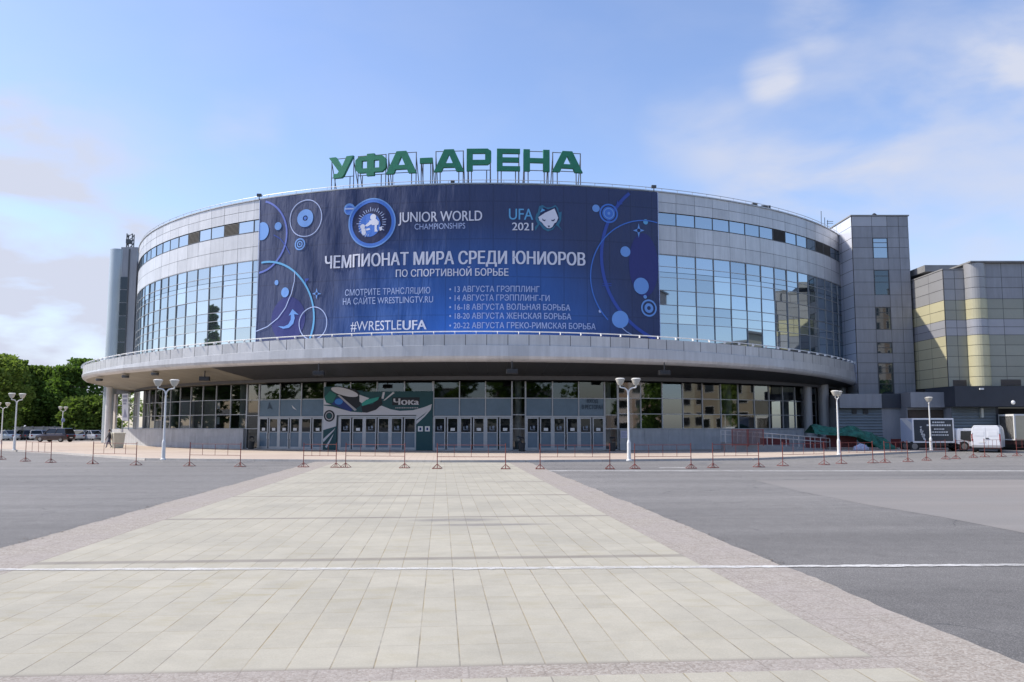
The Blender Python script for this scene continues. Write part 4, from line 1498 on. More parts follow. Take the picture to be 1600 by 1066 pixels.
for pts in ([(872, 140), (897, 140), (880, 222), (858, 215)], [(878, 242), (985, 138), (1002, 152), (895, 240)], [(190, 700), (335, 568), (318, 600), (198, 735)], [(218, 790), (318, 632), (300, 680), (240, 805)], [(190, 190), (222, 262), (285, 285), (190, 285)]):
    mpoly('printed_ray', pts, P_WHITE, 0.155)
mell('printed_wheel', 262, 420, 66, 70, P_BLACK, 0.165)
decal('printed_wheel_ring', *ring(M_th(262), M_z(420), 0.43, 0.10, 0.33), mmap(0.18), P_GREY, mural)
mell('printed_wheel', 262, 420, 28, 30, P_TEAL, 0.18)
mpoly('printed_plate', [(978, 205), (1272, 205), (1272, 296), (978, 296)], P_BLACK, 0.155)
vs, fs = text2d('Чокa', 0.04)
a_ = min(v[0] for v in vs); b_ = max(v[0] for v in vs)
decal('lettering', [(M_th(990) + (x - a_) / (b_ - a_) * (M_th(1268) - M_th(990)), M_z(292) + y / .75 * (M_z(216) - M_z(292)), q) for x, y, q in vs], fs, mmap(0.17), P_WHITE, mural, 0.3)
vs = []; fs = []
xq = 1012
while xq < 1255:
    wq = random.choice((8, 12, 16))
    k = len(vs)
    vs += [(M_th(xq), M_z(334)), (M_th(xq + wq), M_z(334)), (M_th(xq + wq), M_z(322)), (M_th(xq), M_z(322))]; fs.append((k, k + 1, k + 2, k + 3))
    xq += wq + 5
decal('small_print', vs, fs, mmap(0.155), P_GREY, mural)
for x in (1258, 1332):
    o = mpoly('sign_plate', [(x, 545), (x + 52, 545), (x + 52, 605), (x, 605)], PAPER, 0.16)
    o2 = mpoly('sign_symbol', [(x + 16, 560), (x + 36, 560), (x + 36, 592), (x + 16, 592)], P_NAVY, 0.17)
# restaurant lettering on the frosted panel at the right-hand doors
vs, fs = text2d('ВХОД', 0.02)
def glt(s, x0, x1, yb, yt, mm):
    vs, fs = text2d(s, 0.03)
    a_ = min(v[0] for v in vs); b_ = max(v[0] for v in vs)
    A = pix_cyl(x0, yb, GC, GR); B = pix_cyl(x1, yb, GC, GR); T = pix_cyl(x0, yt, GC, GR)
    decal('lettering', [(A[0] + (x - a_) / (b_ - a_) * (B[0] - A[0]), A[1] + y / .74 * (T[1] - A[1]), q) for x, y, q in vs], fs, mmap(0.03), mm, arena)
SIGNINK = mat('dark_vinyl', (0.02, 0.045, 0.075), 0.4)
glt('ВХОД', 917, 934, 629.5, 623.8, SIGNINK)
glt('В РЕСТОРАН', 909, 942, 639.5, 632.5, SIGNINK)
def gpoly(pts, mm): decal('sticker', *ngon([pix_cyl(x, y, GC, GR) for x, y in pts]), mmap(0.03), mm, arena)
gpoly([(418, 640), (421, 628), (423, 634), (426, 640), (422, 638)], SIGNINK)
gpoly([(456, 633), (460, 637), (464, 641), (458, 638)], PAPER)

# vertical poster on the far left glass
c0 = dp(191, 660, 91.5)
mb = MB()
p0 = dp(190.5, 657.5, 92.5); p1 = dp(200.5, 657.5, 90.0); p2 = dp(200.5, 615, 90.0); p3 = dp(190.5, 615.5, 92.5)
off = Vector((0.02, 0.06, 0))
mb.hexa([p0, p1, p1 + off, p0 + off, p3, p2, p2 + off, p3 + off])
ps = mb.build('poster', mat('poster_white', (0.62, 0.62, 0.64), 0.6, noise=(1, .06)))
WPOS[ps.name] = (0, 0, 0)
tag(ps, 'tall narrow white poster hanging on dark glass at the round end of the arena', 'poster')
mb = MB()
for (z0, z1, w0, w1) in ((0.86, 0.94, .15, .85), (0.70, 0.79, .2, .8), (0.60, 0.67, .25, .7)):
    A = p0.lerp(p3, z0).lerp(p1.lerp(p2, z0), w0); B = p0.lerp(p3, z0).lerp(p1.lerp(p2, z0), w1)
    C = p0.lerp(p3, z1).lerp(p1.lerp(p2, z1), w1); D = p0.lerp(p3, z1).lerp(p1.lerp(p2, z1), w0)
    o_ = Vector((-0.02, -0.02, 0))
    mb.quad(A + o_, B + o_, C + o_, D + o_)
A = p0.lerp(p1, .25); B = p0.lerp(p1, .8)
mb.add([A.lerp(p3, .12) + o_, B.lerp(p2, .12) + o_, p0.lerp(p3, .45).lerp(p1.lerp(p2, .45), .5) + o_], [(0, 1, 2)])
mb.build('printed_block', mat('poster_print', (0.25, 0.25, 0.33), 0.6), ps)

# small white sheet on the plinth right of the last doors
fr_ = local(GC, 9.95, GR + 0.31)
mb = MB(); lbox(mb, fr_, -0.28, 0.28, 0.0, 0.02, 1.15, 1.75)
o = mb.build('notice_sheet', mat('lilac_paper', (0.48, 0.46, 0.58), 0.7)); tag(o, 'small pale lilac sheet of paper stuck on the grey plinth beside the last doors', 'notice')
WPOS[o.name] = (0, 0, 0)
mb = MB()
for k in range(4): lbox(mb, fr_, -0.2, 0.2 - 0.06 * (k % 2), 0.021, 0.024, 1.25 + .12 * k, 1.29 + .12 * k)
mb.build('print', icons, o)

# ------------------------------------------------------------------ buildings on the right
def panel_face(mb, P0, P1, zs, cols, matf, skip=(), off=0.04, gap=0.02):
    """P0,P1 = (u,d) ends; panels proud of the core by off"""
    a = Vector(P0); b_ = Vector(P1)
    dr = (b_ - a).normalized(); nr = Vector((dr.y, -dr.x)) * off
    Lh = (b_ - a).length
    for i in range(len(cols) - 1):
        for k in range(len(zs) - 1):
            if (i, k) in skip: continue
            s0 = cols[i] * Lh + gap; s1 = cols[i + 1] * Lh - gap
            p = a + dr * s0 + nr; q = a + dr * s1 + nr
            mb.quad(W(p.x, p.y, zs[k] + gap), W(q.x, q.y, zs[k] + gap), W(q.x, q.y, zs[k + 1] - gap), W(p.x, p.y, zs[k + 1] - gap), matf(i, k))


# tower
TD = 86.0
uL, zT = ud(1330, 338, TD); uR = ud(1425.5, 500, TD)[0]
ztop = ud(1370, 338, TD)[1]
tower = thing('tower_block', W((uL + uR) / 2, TD, 0), 'tall dark grey panelled stair tower with a column of windows, next to the round arena', 'tower')
core = MB()
core.ubox(uL, uR, TD, TD + 11, 0.1, ztop)
core.build('wall', JOINT, tower)
zs = [ztop - 0.02]
zy = [354, 372, 387, 403.5, 422, 441, 461, 480, 497, 515, 535, 552, 567, 583, 600, 616]
zs += [ud(1370, y, TD)[1] for y in zy]
zs = zs[::-1]
cw_ = (uR - uL)
cols = [0, 0.355, 0.625, 0.83, 1.0]
nk = len(zs) - 1
rows_top = {k: nk - 1 - k for k in range(nk)}          # index from the top
win_rows = (2, 3, 5, 6, 8, 9, 11, 13, 14, 15)
skip = {(1, nk - 1 - r) for r in win_rows if r < nk}
pm = MB()
panel_face(pm, (uL, TD), (uR, TD), zs, cols, lambda i, k: 1 if (k == nk - 1 and i < 2) else 0, skip)
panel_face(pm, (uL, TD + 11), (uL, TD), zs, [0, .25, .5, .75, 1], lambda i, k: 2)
panel_face(pm, (uR, TD), (uR, TD + 11), zs, [0, .25, .5, .75, 1], lambda i, k: 0)
pm.build('cladding', [PANEL_DARK, PANEL_LILAC, mat('painted_sky_sheen_panel', (0.74, 0.77, 0.86), .35, .25, island=.05)], tower)  # left face: sky reflection put into a lighter panel colour
groups = [[2, 3], [5, 6], [8, 9], [11], [13, 14, 15]]
for g in groups:
    g = [r for r in g if r < nk]
    k0 = nk - 1 - g[-1]; k1 = nk - g[0]
    a = uL + cols[1] * cw_ + .02; b_ = uL + cols[2] * cw_ - .02
    fm = MB()
    for (q0, q1) in ((a, a + .07), (b_ - .07, b_)): fm.ubox(q0, q1, TD - .05, TD - .002, zs[k0] + .02, zs[k1] - .02)
    for z in [zs[k] for k in range(k0, k1 + 1)] + [(zs[k1] + zs[k1 - 1]) / 2]: fm.ubox(a + .07, b_ - .07, TD - .045, TD - .003, z - .03 if z < zs[k1] - .01 else z - .08, z + .03 if z < zs[k1] - .01 else z - .02)
    wf = fm.build('window', FRAME_DARK, tower)
    gm = MB()
    gm.ubox(a + .07, b_ - .07, TD - .02, TD - .004, zs[k0] + .03, zs[k1] - .05)
    gm.build('pane', GLASS_UP if g[0] < 4 else GLASS_LOW if False else mirror_glass('tower_glass_%d' % g[0], (0.02, 0.028, 0.035), (0.7, 0.8, 0.85), 0.16), wf)
mb = MB()
mb.ubox(uL - .12, uR + .12, TD - .12, TD + 11.1, ztop, ztop + .12)
mb.build('roof', ROOFM, tower)
mb = MB()
p = W(*[ud(1366, 337, TD + 1)[0], TD + 1], 0)
mb.lathe([(.22, ztop + .1), (.22, ztop + .32), (.32, ztop + .34), (.1, ztop + .55)], (p.x, p.y), 12)
mb.build('roof_vent', BLACK, tower)

# annex
AD = 80.0
a1, zA1 = ud(1473, 422, AD)
a2 = ud(1509, 520, AD)[0]
zTop1 = ud(1490, 422, AD)[1]; zTop2 = ud(1560, 414, AD)[1]
annex = thing('annex_building', W(a1 + 6, AD, 0), 'lower panelled building with faded yellow and grey bands on the far right', 'building')
zlow = 5.85
zs2 = [zlow, 6.75, 7.7, 8.7, 9.7, 10.65, 11.4, 12.15, 13.1, 14.05, 15.1, 16.1]
def band(k, z0):
    if z0 < 10.6: return 1
    if z0 < 12.1: return 2
    if z0 < 14.0: return 1
    return 0
core = MB()
core.ubox(a1, a2 + .3, AD, AD + 14, zlow, zTop1)
core.ubox(a2 + .3, a2 + 30, AD - .9, AD + 14.5, zlow, zTop2)
core.build('wall', JOINT, annex)
pm = MB()
zz1 = zs2 + [zTop1 - .02]; zz2 = zs2 + [zTop2 - .02]
panel_face(pm, (a1, AD + 14), (a1, AD), zz1, lin(0, 1, 5), lambda i, k: (0, 4, 2)[band(k, zz1[k])])
panel_face(pm, (a1, AD), (a2 + .3, AD), zz1, [0, .48, 1], lambda i, k: (0, 3, 2)[band(k, zz1[k])])
pm.build('side_cladding', [PANEL_MID, PANEL_YELLOW_SHADED, PANEL_LILAC, PANEL_YELLOW_SHADED, PANEL_YELLOW, PANEL_DARK], annex); pm = MB()
panel_face(pm, (a2 + .3 + 0.9, AD - .9), (a2 + 30, AD - .9), zz2, lin(0, 1, 15), lambda i, k: (5, 3, 2)[band(k, zz2[k])])
pm.build('cladding', [PANEL_MID, PANEL_YELLOW_SHADED, PANEL_LILAC, PANEL_YELLOW_SHADED, PANEL_YELLOW, PANEL_DARK], annex)
# rounded corner
cm = MB()
cc = W(a2 + 0.95, AD - .35, 0)
for k in range(len(zz2) - 1):
    cm.lathe([(0.93, zz2[k] + .02), (0.93, zz2[k + 1] - .02)], (cc.x, cc.y), 28, (0, 1, 2)[band(k, zz2[k])])
cm.build('corner_column', [PANEL_MID, PANEL_YELLOW, PANEL_LILAC], annex, smooth=False)
mb = MB()
mb.ubox(a1 - .08, a2 + .2, AD - .08, AD + 14, zTop1, zTop1 + .12)
mb.ubox(a2 + .1, a2 + 30, AD - 1.3, AD + 14.5, zTop2, zTop2 + .14)
mb.ubox(a2 - 1.6, a2 + 3.5, AD + 4, AD + 9, zTop2 + .1, zTop2 + .75)
mb.build('roof', ROOFM, annex)
# dark beam, recess and loading bay below
DARK = mat('dark_navy_cladding', (0.035, 0.04, 0.052), 0.5, noise=(0.4, .15))
CORR = mat('corrugated_metal', (0.17, 0.195, 0.205), 0.45, 0.3, noise=(0.7, .1))
bx0 = ud(1487, 620, AD - 1)[0]
mb = MB()
mb.ubox(bx0, a2 + 30, AD - 1.6, AD + 4, 3.95, zlow - .02)
mb.build('beam', DARK, annex)
def corrugated(mb, u0, u1, d, z0, z1, pitch=0.28, dep=0.05):
    z = z0
    while z < z1 - .01:
        h = min(pitch, z1 - z)
        mb.quad(W(u0, d, z), W(u1, d, z), W(u1, d - dep, z + h * .35), W(u0, d - dep, z + h * .35))
        mb.quad(W(u0, d - dep, z + h * .35), W(u1, d - dep, z + h * .35), W(u1, d, z + h), W(u0, d, z + h))
        z += pitch
cx0 = ud(1488, 660, AD - .5)[0]; cx1 = ud(1557, 660, AD - .5)[0]
mb = MB(); mb.ubox(cx0, cx1, AD - .4, AD + 2, 0.0, 3.94); mb.build('bay_wall', PANEL_DARK, annex)
mb = MB(); corrugated(mb, cx0, cx1, AD - .42, 0.05, 3.93); mb.build('corrugated_cladding', CORR, annex)
mb = MB(); mb.ubox(cx1, a2 + 30, AD + 4, AD + 4.3, 0, 3.94); mb.ubox(cx1, cx1 + .3, AD - .4, AD + 4, 0, 3.94); mb.build('bay_back_wall', DARK, annex)
for (x, y, r) in ((1583.5, 629, 0.2), ):
    u, z = ud(x, y, AD - 1.7)
    c = W(u, AD - 1.62, z)
    bm2 = bmesh.new(); bmesh.ops.create_uvsphere(bm2, u_segments=14, v_segments=10, radius=r)
    bmesh.ops.translate(bm2, verts=bm2.verts, vec=c)
    me = bpy.data.meshes.new('wall_lamp'); bm2.to_mesh(me); bm2.free(); me.materials.append(WHITE_METAL)
    o = bpy.data.objects.new('wall_lamp', me); COL.objects.link(o); adopt(o, annex)
u, z = ud(1534, 608, AD - 1.7)
mb = MB(); mb.ubox(u - .18, u + .18, AD - 1.75, AD - 1.45, z - .06, z + .09); mb.tube(W(u, AD - 1.6, z), W(u, AD - 1.2, z - .02), .03); mb.build('security_camera', WHITE_METAL, annex)
u, z = ud(1534, 645, AD - .6)
mb = MB(); mb.ubox(u - .12, u + .1, AD - .75, AD - .45, z - .45, z + .4); mb.build('wall_box', mat('cream_metal', (0.55, 0.55, 0.48), .5), annex)
for (x0, x1) in ((1498, 1519), (1565, 1596)):
    u0, zq = ud(x0, 607, AD - 1); u1 = ud(x1, 607, AD - 1)[0]
    mb = MB(); dd = AD - .06 if x0 < 1500 else AD - .97
    mb.ubox(u0, u1, dd - .03, dd + .02, zlow + .05, zlow + .62)
    for k in range(5): mb.ubox(u0 + .04, u1 - .04, dd - .07, dd - .031, zlow + .1 + .1 * k, zlow + .15 + .1 * k)
    mb.build('vent_grille', mat('brown_grille', (0.10, 0.085, 0.075), .7), annex)

# low service block between tower and annex
s0, _ = ud(1322, 640, 82.5); s1 = ud(1407, 640, 82.5)[0]; s2 = ud(1489, 640, 80)[0]
serv = thing('service_block', W((s0 + s2) / 2, 82, 0), 'low grey service wing with corrugated wall and loading doors under the tall stair tower', 'building')
mb = MB()
mb.ubox(s0 - 1, s1, 82.6, 85.9, 0, 3.9)
mb.ubox(s1, s2, 81.2, 85.9, 0, 3.9)
mb.build('wall', PANEL_DARK, serv)
mb = MB()
mb.ubox(s0 - .8, s1 - 2.0, 82.0, 85.8, 3.9, 5.25)
mb.ubox(s1 - 2.0, s1, 82.35, 85.8, 3.9, 5.28, 1)
mb.ubox(s1 + .05, s2 + .1, 80.4, 85.8, 3.92, 5.35)
mb.build('canopy_fascia', [PANEL_DARK, DARK], serv)
mb = MB(); corrugated(mb, s0 - 1, s1 - 1.8, 82.58, 0.1, 3.88); mb.build('corrugated_cladding', CORR, serv)
for (x0, x1) in ((1332, 1339), (1349, 1357)):
    u0 = ud(x0, 642, 82.4)[0]; u1 = ud(x1, 642, 82.4)[0]
    mb = MB(); mb.ubox(u0, u1, 82.45, 82.52, 3.35, 3.75); mb.build('vent_grille', GRILLE, serv)
u0 = ud(1420, 650, 81)[0]; u1 = ud(1482, 650, 81)[0]
mb = MB(); mb.ubox(u0, u1, 81.1, 81.19, 0.15, 3.7)
for k in range(5): mb.ubox(u0 + .03, u1 - .03, 81.04, 81.099, .3 + .68 * k, .9 + .68 * k)
mb.build('loading_door', mat('dark_brown_door', (0.065, 0.042, 0.03), .6, noise=(1, .3)), serv)

# ------------------------------------------------------------------ street lamps
def lamp_proto(h, w=0.95):
    root = thing('street_lamp', (0, 0, 0), 'x', 'street lamp', 'white twin street lamps on the plaza')
    mb = MB()
    mb.lathe([(0.17, 0), (0.17, 0.06), (0.115, 0.1), (0.11, 1.05), (0.085, 1.15), (0.066, 1.2), (0.052, h - .75)], (0, 0), 14)
    mb.build('pole', WHITE_METAL, root, smooth=False)
    for s in (-1, 1):
        pts = [(0, h - .95), (0.06, h - .72), (0.2, h - .60), (0.40, h - .57), (w / 2, h - .55), (w / 2, h - .42)]
        am = MB()
        for p, q in zip(pts, pts[1:]): am.tube((s * p[0], 0, p[1]), (s * q[0], 0, q[1]), 0.04, n=8)
        am.build('arm', WHITE_METAL, root)
        hd = MB()
        hd.lathe([(0.12, h - .42), (0.15, h - .37), (0.22, h - .24), (0.27, h - .10)], (s * w / 2, 0), 18)
        for k in range(6):
            an = k * math.pi / 3
            hd.tube((s * w / 2 + .12 * math.cos(an), .12 * math.sin(an), h - .38), (s * w / 2 + .275 * math.cos(an), .275 * math.sin(an), h - .1), 0.012, n=4)
        ho = hd.build('lamp_head', mat('lamp_diffuser', (0.50, 0.48, 0.42), 0.3, noise=(8, .1)), root)
        cpm = MB()
        cpm.lathe([(0.28, h - .10), (0.29, h - .06), (0.2, h - .01), (0.05, h)], (s * w / 2, 0), 18)
        cpm.build('lamp_cap', LAMP_WHITE, ho)
    return root


H0 = 4.85
lp = lamp_proto(H0)
LAMPS = [  # pixel x, y base, distance, height scale, turn
    (255, 51.6, 1.0, 0.05, 'white twin street lamp standing before the dark ground floor glass and left plinth'),
    (983, 50.2, 1.0, 0.0, 'white twin street lamp standing just right of the last entrance doors'),
    (1311, 61.0, 0.94, 0.9, 'white twin street lamp standing in front of the heap of green netting'),
    (1455, 71.5, 0.92, 1.1, 'white twin street lamp standing in front of the dark billboard truck'),
    (22, 73.0, 1.0, 1.05, 'tallest looking twin street lamp among the parked cars, nearest the photo edge trees'),
    (96, 118.0, 0.98, 1.2, 'small distant street lamp with a sign disc, behind the dark parked off-roader'),
    (1.5, 101.0, 1.0, 0.7, 'street lamp cut off by the left edge of the photo beside the trees'),
]
for i, (x, d, sc, turn, lab) in enumerate(LAMPS):
    o = lp if i == 0 else copy_tree(lp)
    p = dp(x, 667 + 2630 / d, d)
    o.location = (p.x, p.y, 0.12)
    o.rotation_euler = (0, 0, turn)
    o.scale = (1, 1, sc)
    o['label'] = lab
    if i == 5:
        mb = MB(); mb.tube((0, -0.09, 2.95), (0, -0.13, 2.95), 0.3, n=20)
        dsc = mb.build('sign_disc', mat('blue_sign', (0.25, 0.3, 0.5), .5)); dsc.parent = o

# ------------------------------------------------------------------ crowd barriers
def barrier(xa, ya, xb, yb, lab, h=1.22):
    A = gp(xa, ya); B = gp(xb, yb)
    mid = (A + B) / 2
    ang = math.atan2(B.y - A.y, B.x - A.x)
    Lb = (B - A).length
    root = thing('crowd_barrier', (0, 0, 0), lab, 'barrier', 'red metal crowd barriers')
    fr = MB()
    for z in (h - .03, h * 0.5): fr.tube((-Lb / 2, 0, z), (Lb / 2, 0, z), 0.013, n=6)
    n = 4
    for k in range(1, n): fr.tube((-Lb / 2 + Lb * k / n, 0, h * .5), (-Lb / 2 + Lb * k / n, 0, h - .03), 0.012, n=6)
    fr.build('rail_frame', BARRIER_RED, root)
    for s in (-1, 1):
        pm_ = MB()
        pm_.tube((s * Lb / 2, 0, 0.03), (s * Lb / 2, 0, h + .06), 0.022, n=8)
        po = pm_.build('post', BARRIER_RED, root)
        fm_ = MB()
        for (sx_, sy_) in ((.22, .22), (-.22, .22), (.22, -.22), (-.22, -.22)):
            fm_.tube((s * Lb / 2, 0, .26), (s * Lb / 2 + sx_, sy_, .03), 0.013, n=6)
        for (p, q) in (((-.22, -.22), (.22, -.22)), ((.22, -.22), (.22, .22)), ((.22, .22), (-.22, .22)), ((-.22, .22), (-.22, -.22))):
            fm_.tube((s * Lb / 2 + p[0], p[1], .03), (s * Lb / 2 + q[0], q[1], .03), 0.012, n=6)
        fm_.build('foot', BARRIER_RED, po)
    root.location = mid
    root.rotation_euler = (random.uniform(-.02, .02), 0, ang + random.uniform(-.012, .012))
    return root


BARR = [(-38, 717, 2, 718.5, 'red barrier cut by the edge of the photo before the parked cars'),
        (40, 721.5, 79, 723.5, 'red barrier in front of the parked dark off-roader'),
        (145, 725.5, 212, 727.5, 'red barrier in front of the person walking and the cream bin'),
        (296, 729, 375, 730, 'red barrier before the left plinth, just right of the nearest lamp there'),
        (474, 730.5, 525, 731, 'narrow red barrier before the left part of the teal mural doors'),
        (540, 731, 632, 732, 'wide red barrier in front of the teal mural and its doors'),
        (683, 733, 790, 733.5, 'wide red barrier at the far end of the pale paved path'),
        (844, 733.5, 953, 733.5, 'wide red barrier in front of the restaurant entrance doors'),
        (992, 733, 1080, 732.5, 'red barrier beside the lamp right of the last doors'),
        (1114, 731.5, 1186, 730.5, 'red barrier in front of the grey access ramp start'),
        (1223, 728.5, 1288, 726.5, 'red barrier in front of the ramp rails, left of the netting'),
        (1315, 725, 1364, 724, 'red barrier in front of the heap of green netting'),
        (1383, 723.5, 1419, 722, 'red barrier in front of the rear of the billboard truck'),
        (1448, 720, 1478, 718, 'red barrier in front of the middle of the billboard truck'),
        (1494, 717.5, 1521, 715.5, 'red barrier in front of the billboard truck cab'),
        (1539, 714.5, 1565, 714, 'red barrier right behind the white high-roof van'),
        (1589, 713, 1625, 712, 'red barrier beyond the white van at the right photo edge')]
for q in BARR: barrier(*q)

# ------------------------------------------------------------------ vehicles
def wheel(root, x, y, r, w, side):
    mb = MB()
    mb.tube((x, y - w / 2, r), (x, y + w / 2, r), r, n=22)
    wh = mb.build('wheel', RUBBER, root, bevel=0.02)
    mb = MB()
    yo = y + side * (w / 2 + .004)
    mb.tube((x, yo - side * .02, r), (x, yo, r), r * .62, r * .58, n=18)
    for k in range(5):
        a = 2 * math.pi * k / 5
        mb.tube((x, yo + side * .006, r), (x + r * .5 * math.cos(a), yo + side * .006, r + r * .5 * math.sin(a)), r * .07, n=5)
    mb.build('rim', mat('wheel_rim', (0.35, 0.35, 0.36), .35, .7), wh)


def loft(mb, secs, m=0):
    """closed loops of equal length joined one after another"""
    n = len(secs[0]); vs = [p for s in secs for p in s]; fs = []
    for k in range(len(secs) - 1):
        for i in range(n):
            j = (i + 1) % n
            fs.append((k * n + i, k * n + j, (k + 1) * n + j, (k + 1) * n + i))
    fs.append(tuple(range(n - 1, -1, -1))); fs.append(tuple(range((len(secs) - 1) * n, len(secs) * n)))
    mb.add(vs, fs, m)


CARGLASS = mirror_glass('car_glass', (0.01, 0.012, 0.015), (0.8, 0.85, 0.9), 0.05)
LIGHT_RED = mat('tail_light_red', (0.30, 0.015, 0.015), .25)
LIGHT_CLEAR = mat('headlight_clear', (0.6, 0.62, 0.65), .15)
CAR0 = mat('car_paint_placeholder', (0.5, 0.5, 0.5), .3, .2, coat=.6)


def car_proto(kind):
    Lc, Wc = (4.3, 1.76) if kind != 'suv' else (4.75, 1.9)
    hb, ht = {'sedan': (0.92, 1.46), 'hatch': (0.95, 1.50), 'suv': (1.08, 1.78)}[kind]
    g = 0.24 if kind != 'suv' else 0.32
    root = thing('parked_car', (0, 0, 0), 'x', 'car', 'cars parked in front of the trees')
    hw = Wc / 2; h = Lc / 2
    # body: cross-sections along the length
    prof = [(-h, g + .12, hb - .16, .84), (-h + .12, g, hb - .04, .95), (-h + .7, g - .05, hb, 1), (0, g - .06, hb, 1), (h - 1.25, g - .05, hb - .02, 1), (h - .45, g, hb - .14, .97), (h - .08, g + .06, hb - .26, .88), (h, g + .16, hb - .36, .78)]
    mb = MB()
    secs = []
    for (x, z0, z1, k) in prof:
        w = hw * k
        secs.append([(x, -w + .06, z0), (x, w - .06, z0), (x, w, z0 + .12), (x, w, z1 - .25), (x, w * .93, z1), (x, -w * .93, z1), (x, -w, z1 - .25), (x, -w, z0 + .12)])
    loft(mb, secs)
    mb.build('body', CAR0, root, smooth=False, bevel=0.03)
    # greenhouse
    b0, b1 = (-h + (.75 if kind == 'sedan' else .15), h - 1.25)
    t0, t1 = (b0 + (.65 if kind == 'sedan' else .28), b1 - .75)
    mb = MB()
    def ring_(z, k, a, b): return [(a, -hw * k, z), (b, -hw * k * .96, z), (b, hw * k * .96, z), (a, hw * k, z)]
    loft(mb, [ring_(hb - .05, .93, b0, b1), ring_(ht - .06, .74, t0, t1)])
    mb.build('windows', CARGLASS, root)
    mb = MB()
    loft(mb, [ring_(ht - .06, .76, t0 - .03, t1 + .03), ring_(ht - .02, .75, t0, t1), ring_(ht + .01, .66, t0 + .1, t1 - .1)])
    for s in (-1, 1):
        for (xa, xb) in ((b0, t0), ((b0 + b1) / 2 - .05, (t0 + t1) / 2), (b1, t1)):
            mb.tube((xa, s * hw * .935, hb - .05), (xb, s * hw * .75, ht - .05), .04, n=5)
    mb.build('roof', CAR0, root, bevel=0.02)
    for s in (-1, 1):
        for x in (-h + .82, h - .85):
            wheel(root, x, s * (hw - .12), .31 if kind != 'suv' else .37, .22, s)
        mb = MB(); mb.box(h - .16, h - .02, s * hw * .62 - .17, s * hw * .62 + .17, hb - .42, hb - .27); mb.build('headlight', LIGHT_CLEAR, root, bevel=.02)
        mb = MB(); mb.box(-h - .01, -h + .08, s * hw * .70 - .12, s * hw * .70 + .12, hb - .36, hb - .14); mb.build('tail_light', LIGHT_RED, root, bevel=.02)
        mb = MB(); mb.box(b1 - .35, b1 - .2, s * (hw + .02) - .08, s * (hw + .02) + .08, hb - .02, hb + .14); mb.build('mirror', BLACK, root, bevel=.02)
    mb = MB(); mb.box(-h - .03, -h + .02, -.26, .26, g + .2, g + .31); mb.build('number_plate', WHITE_METAL, root)
    mb = MB(); mb.box(h - .08, h + .015, -.45, .45, g + .12, g + .3); mb.build('grille', BLACK, root)
    return root


protos = {k: car_proto(k) for k in ('sedan', 'hatch', 'suv')}
used = set()
CARS = [(8, 126, 'sedan', 2.75, (0.42, 0.47, 0.50), 'pale silver-blue saloon at the left photo edge, first of the parked row'),
        (36, 128, 'hatch', 2.4, (0.05, 0.05, 0.06), 'near black small car parked between the silver-blue saloon and the white car'),
        (54, 128, 'hatch', 2.1, (0.70, 0.70, 0.70), 'white small car parked left of the dark off-roader'),
        (69, 133, 'sedan', 2.0, (0.45, 0.46, 0.48), 'silver saloon half hidden behind the dark off-roader'),
        (86, 112, 'suv', 2.85, (0.035, 0.022, 0.024), 'large dark off-roader standing nearest of the parked cars'),
        (115, 125, 'hatch', 2.3, (0.72, 0.72, 0.71), 'white estate car parked just right of the dark off-roader'),
        (128, 131, 'sedan', 2.3, (0.30, 0.31, 0.34), 'grey saloon parked behind the white estate car'),
        (143, 125, 'sedan', 2.5, (0.40, 0.41, 0.44), 'silver grey saloon parked left of the round building end'),
        (157, 131, 'sedan', 2.3, (0.04, 0.05, 0.10), 'dark blue saloon parked farthest right, close to the white column')]
for i, (x, d, kind, yaw, colr, lab) in enumerate(CARS):
    if kind not in used: o = protos[kind]; used.add(kind)
    else: o = copy_tree(protos[kind])
    p = dp(x, 667 + 2630 / d, d)
    o.location = (p.x, p.y, 0.125)
    o.rotation_euler = (0, 0, yaw)
    o['label'] = lab
    o['pending'] = i
for o in [q for q in bpy.data.objects if 'pending' in q]:
    i = o['pending']; del o['pending']
    recolour(o, CAR0, mat('car_paint_%d' % i, CARS[i][4], .28, .25, coat=.7))

# billboard truck: box on the left, cab on the right, facing right
TU = lambda x, d=71.5: ud(x, 700, d)[0]
dT = 73.5
u0 = TU(1427.5, dT); u1 = TU(1492, dT)
zb0 = ud(1450, 692, dT)[1]; zb1 = ud(1450, 653.5, dT)[1]
truck = thing('billboard_truck', W((u0 + u1) / 2, dT + 1, 0), 'white cab lorry facing right with a dark teal advertising panel on its box', 'truck')
TEALP = mat('truck_dark_panel', (0.022, 0.032, 0.045), .4, noise=(.6, .12))
VANW = mat('white_vehicle_paint', (0.74, 0.75, 0.78), .3, 0, coat=.4, noise=(.8, .04))
mb = MB(); mb.ubox(u0, u1, dT, dT + 2.3, zb0, zb1); mb.build('box_body', VANW, truck)
mb = MB(); mb.ubox(u0 + .1, u1 - .12, dT - .03, dT - .002, zb0 + .14, zb1 - .14); mb.build('billboard', TEALP, truck)
mb = MB(); mb.ubox(u0 - .03, u0 - .002, dT + .08, dT + 2.22, zb0 + .1, zb1 - .1)
mb.build('rear_door', mat('pale_blue_print', (0.36, 0.42, 0.55), .4), truck, label='pale blue printed rear end of the truck box')
pr = MB()
pr.add([W(u0 - .035, dT + 2.0, zb1 - .12), W(u0 - .035, dT + .1, zb0 + 1.0), W(u0 - .035, dT + .1, zb1 - .4), W(u0 - .035, dT + .9, zb1 - .12)], [(0, 1, 2, 3)])
random.seed(4)
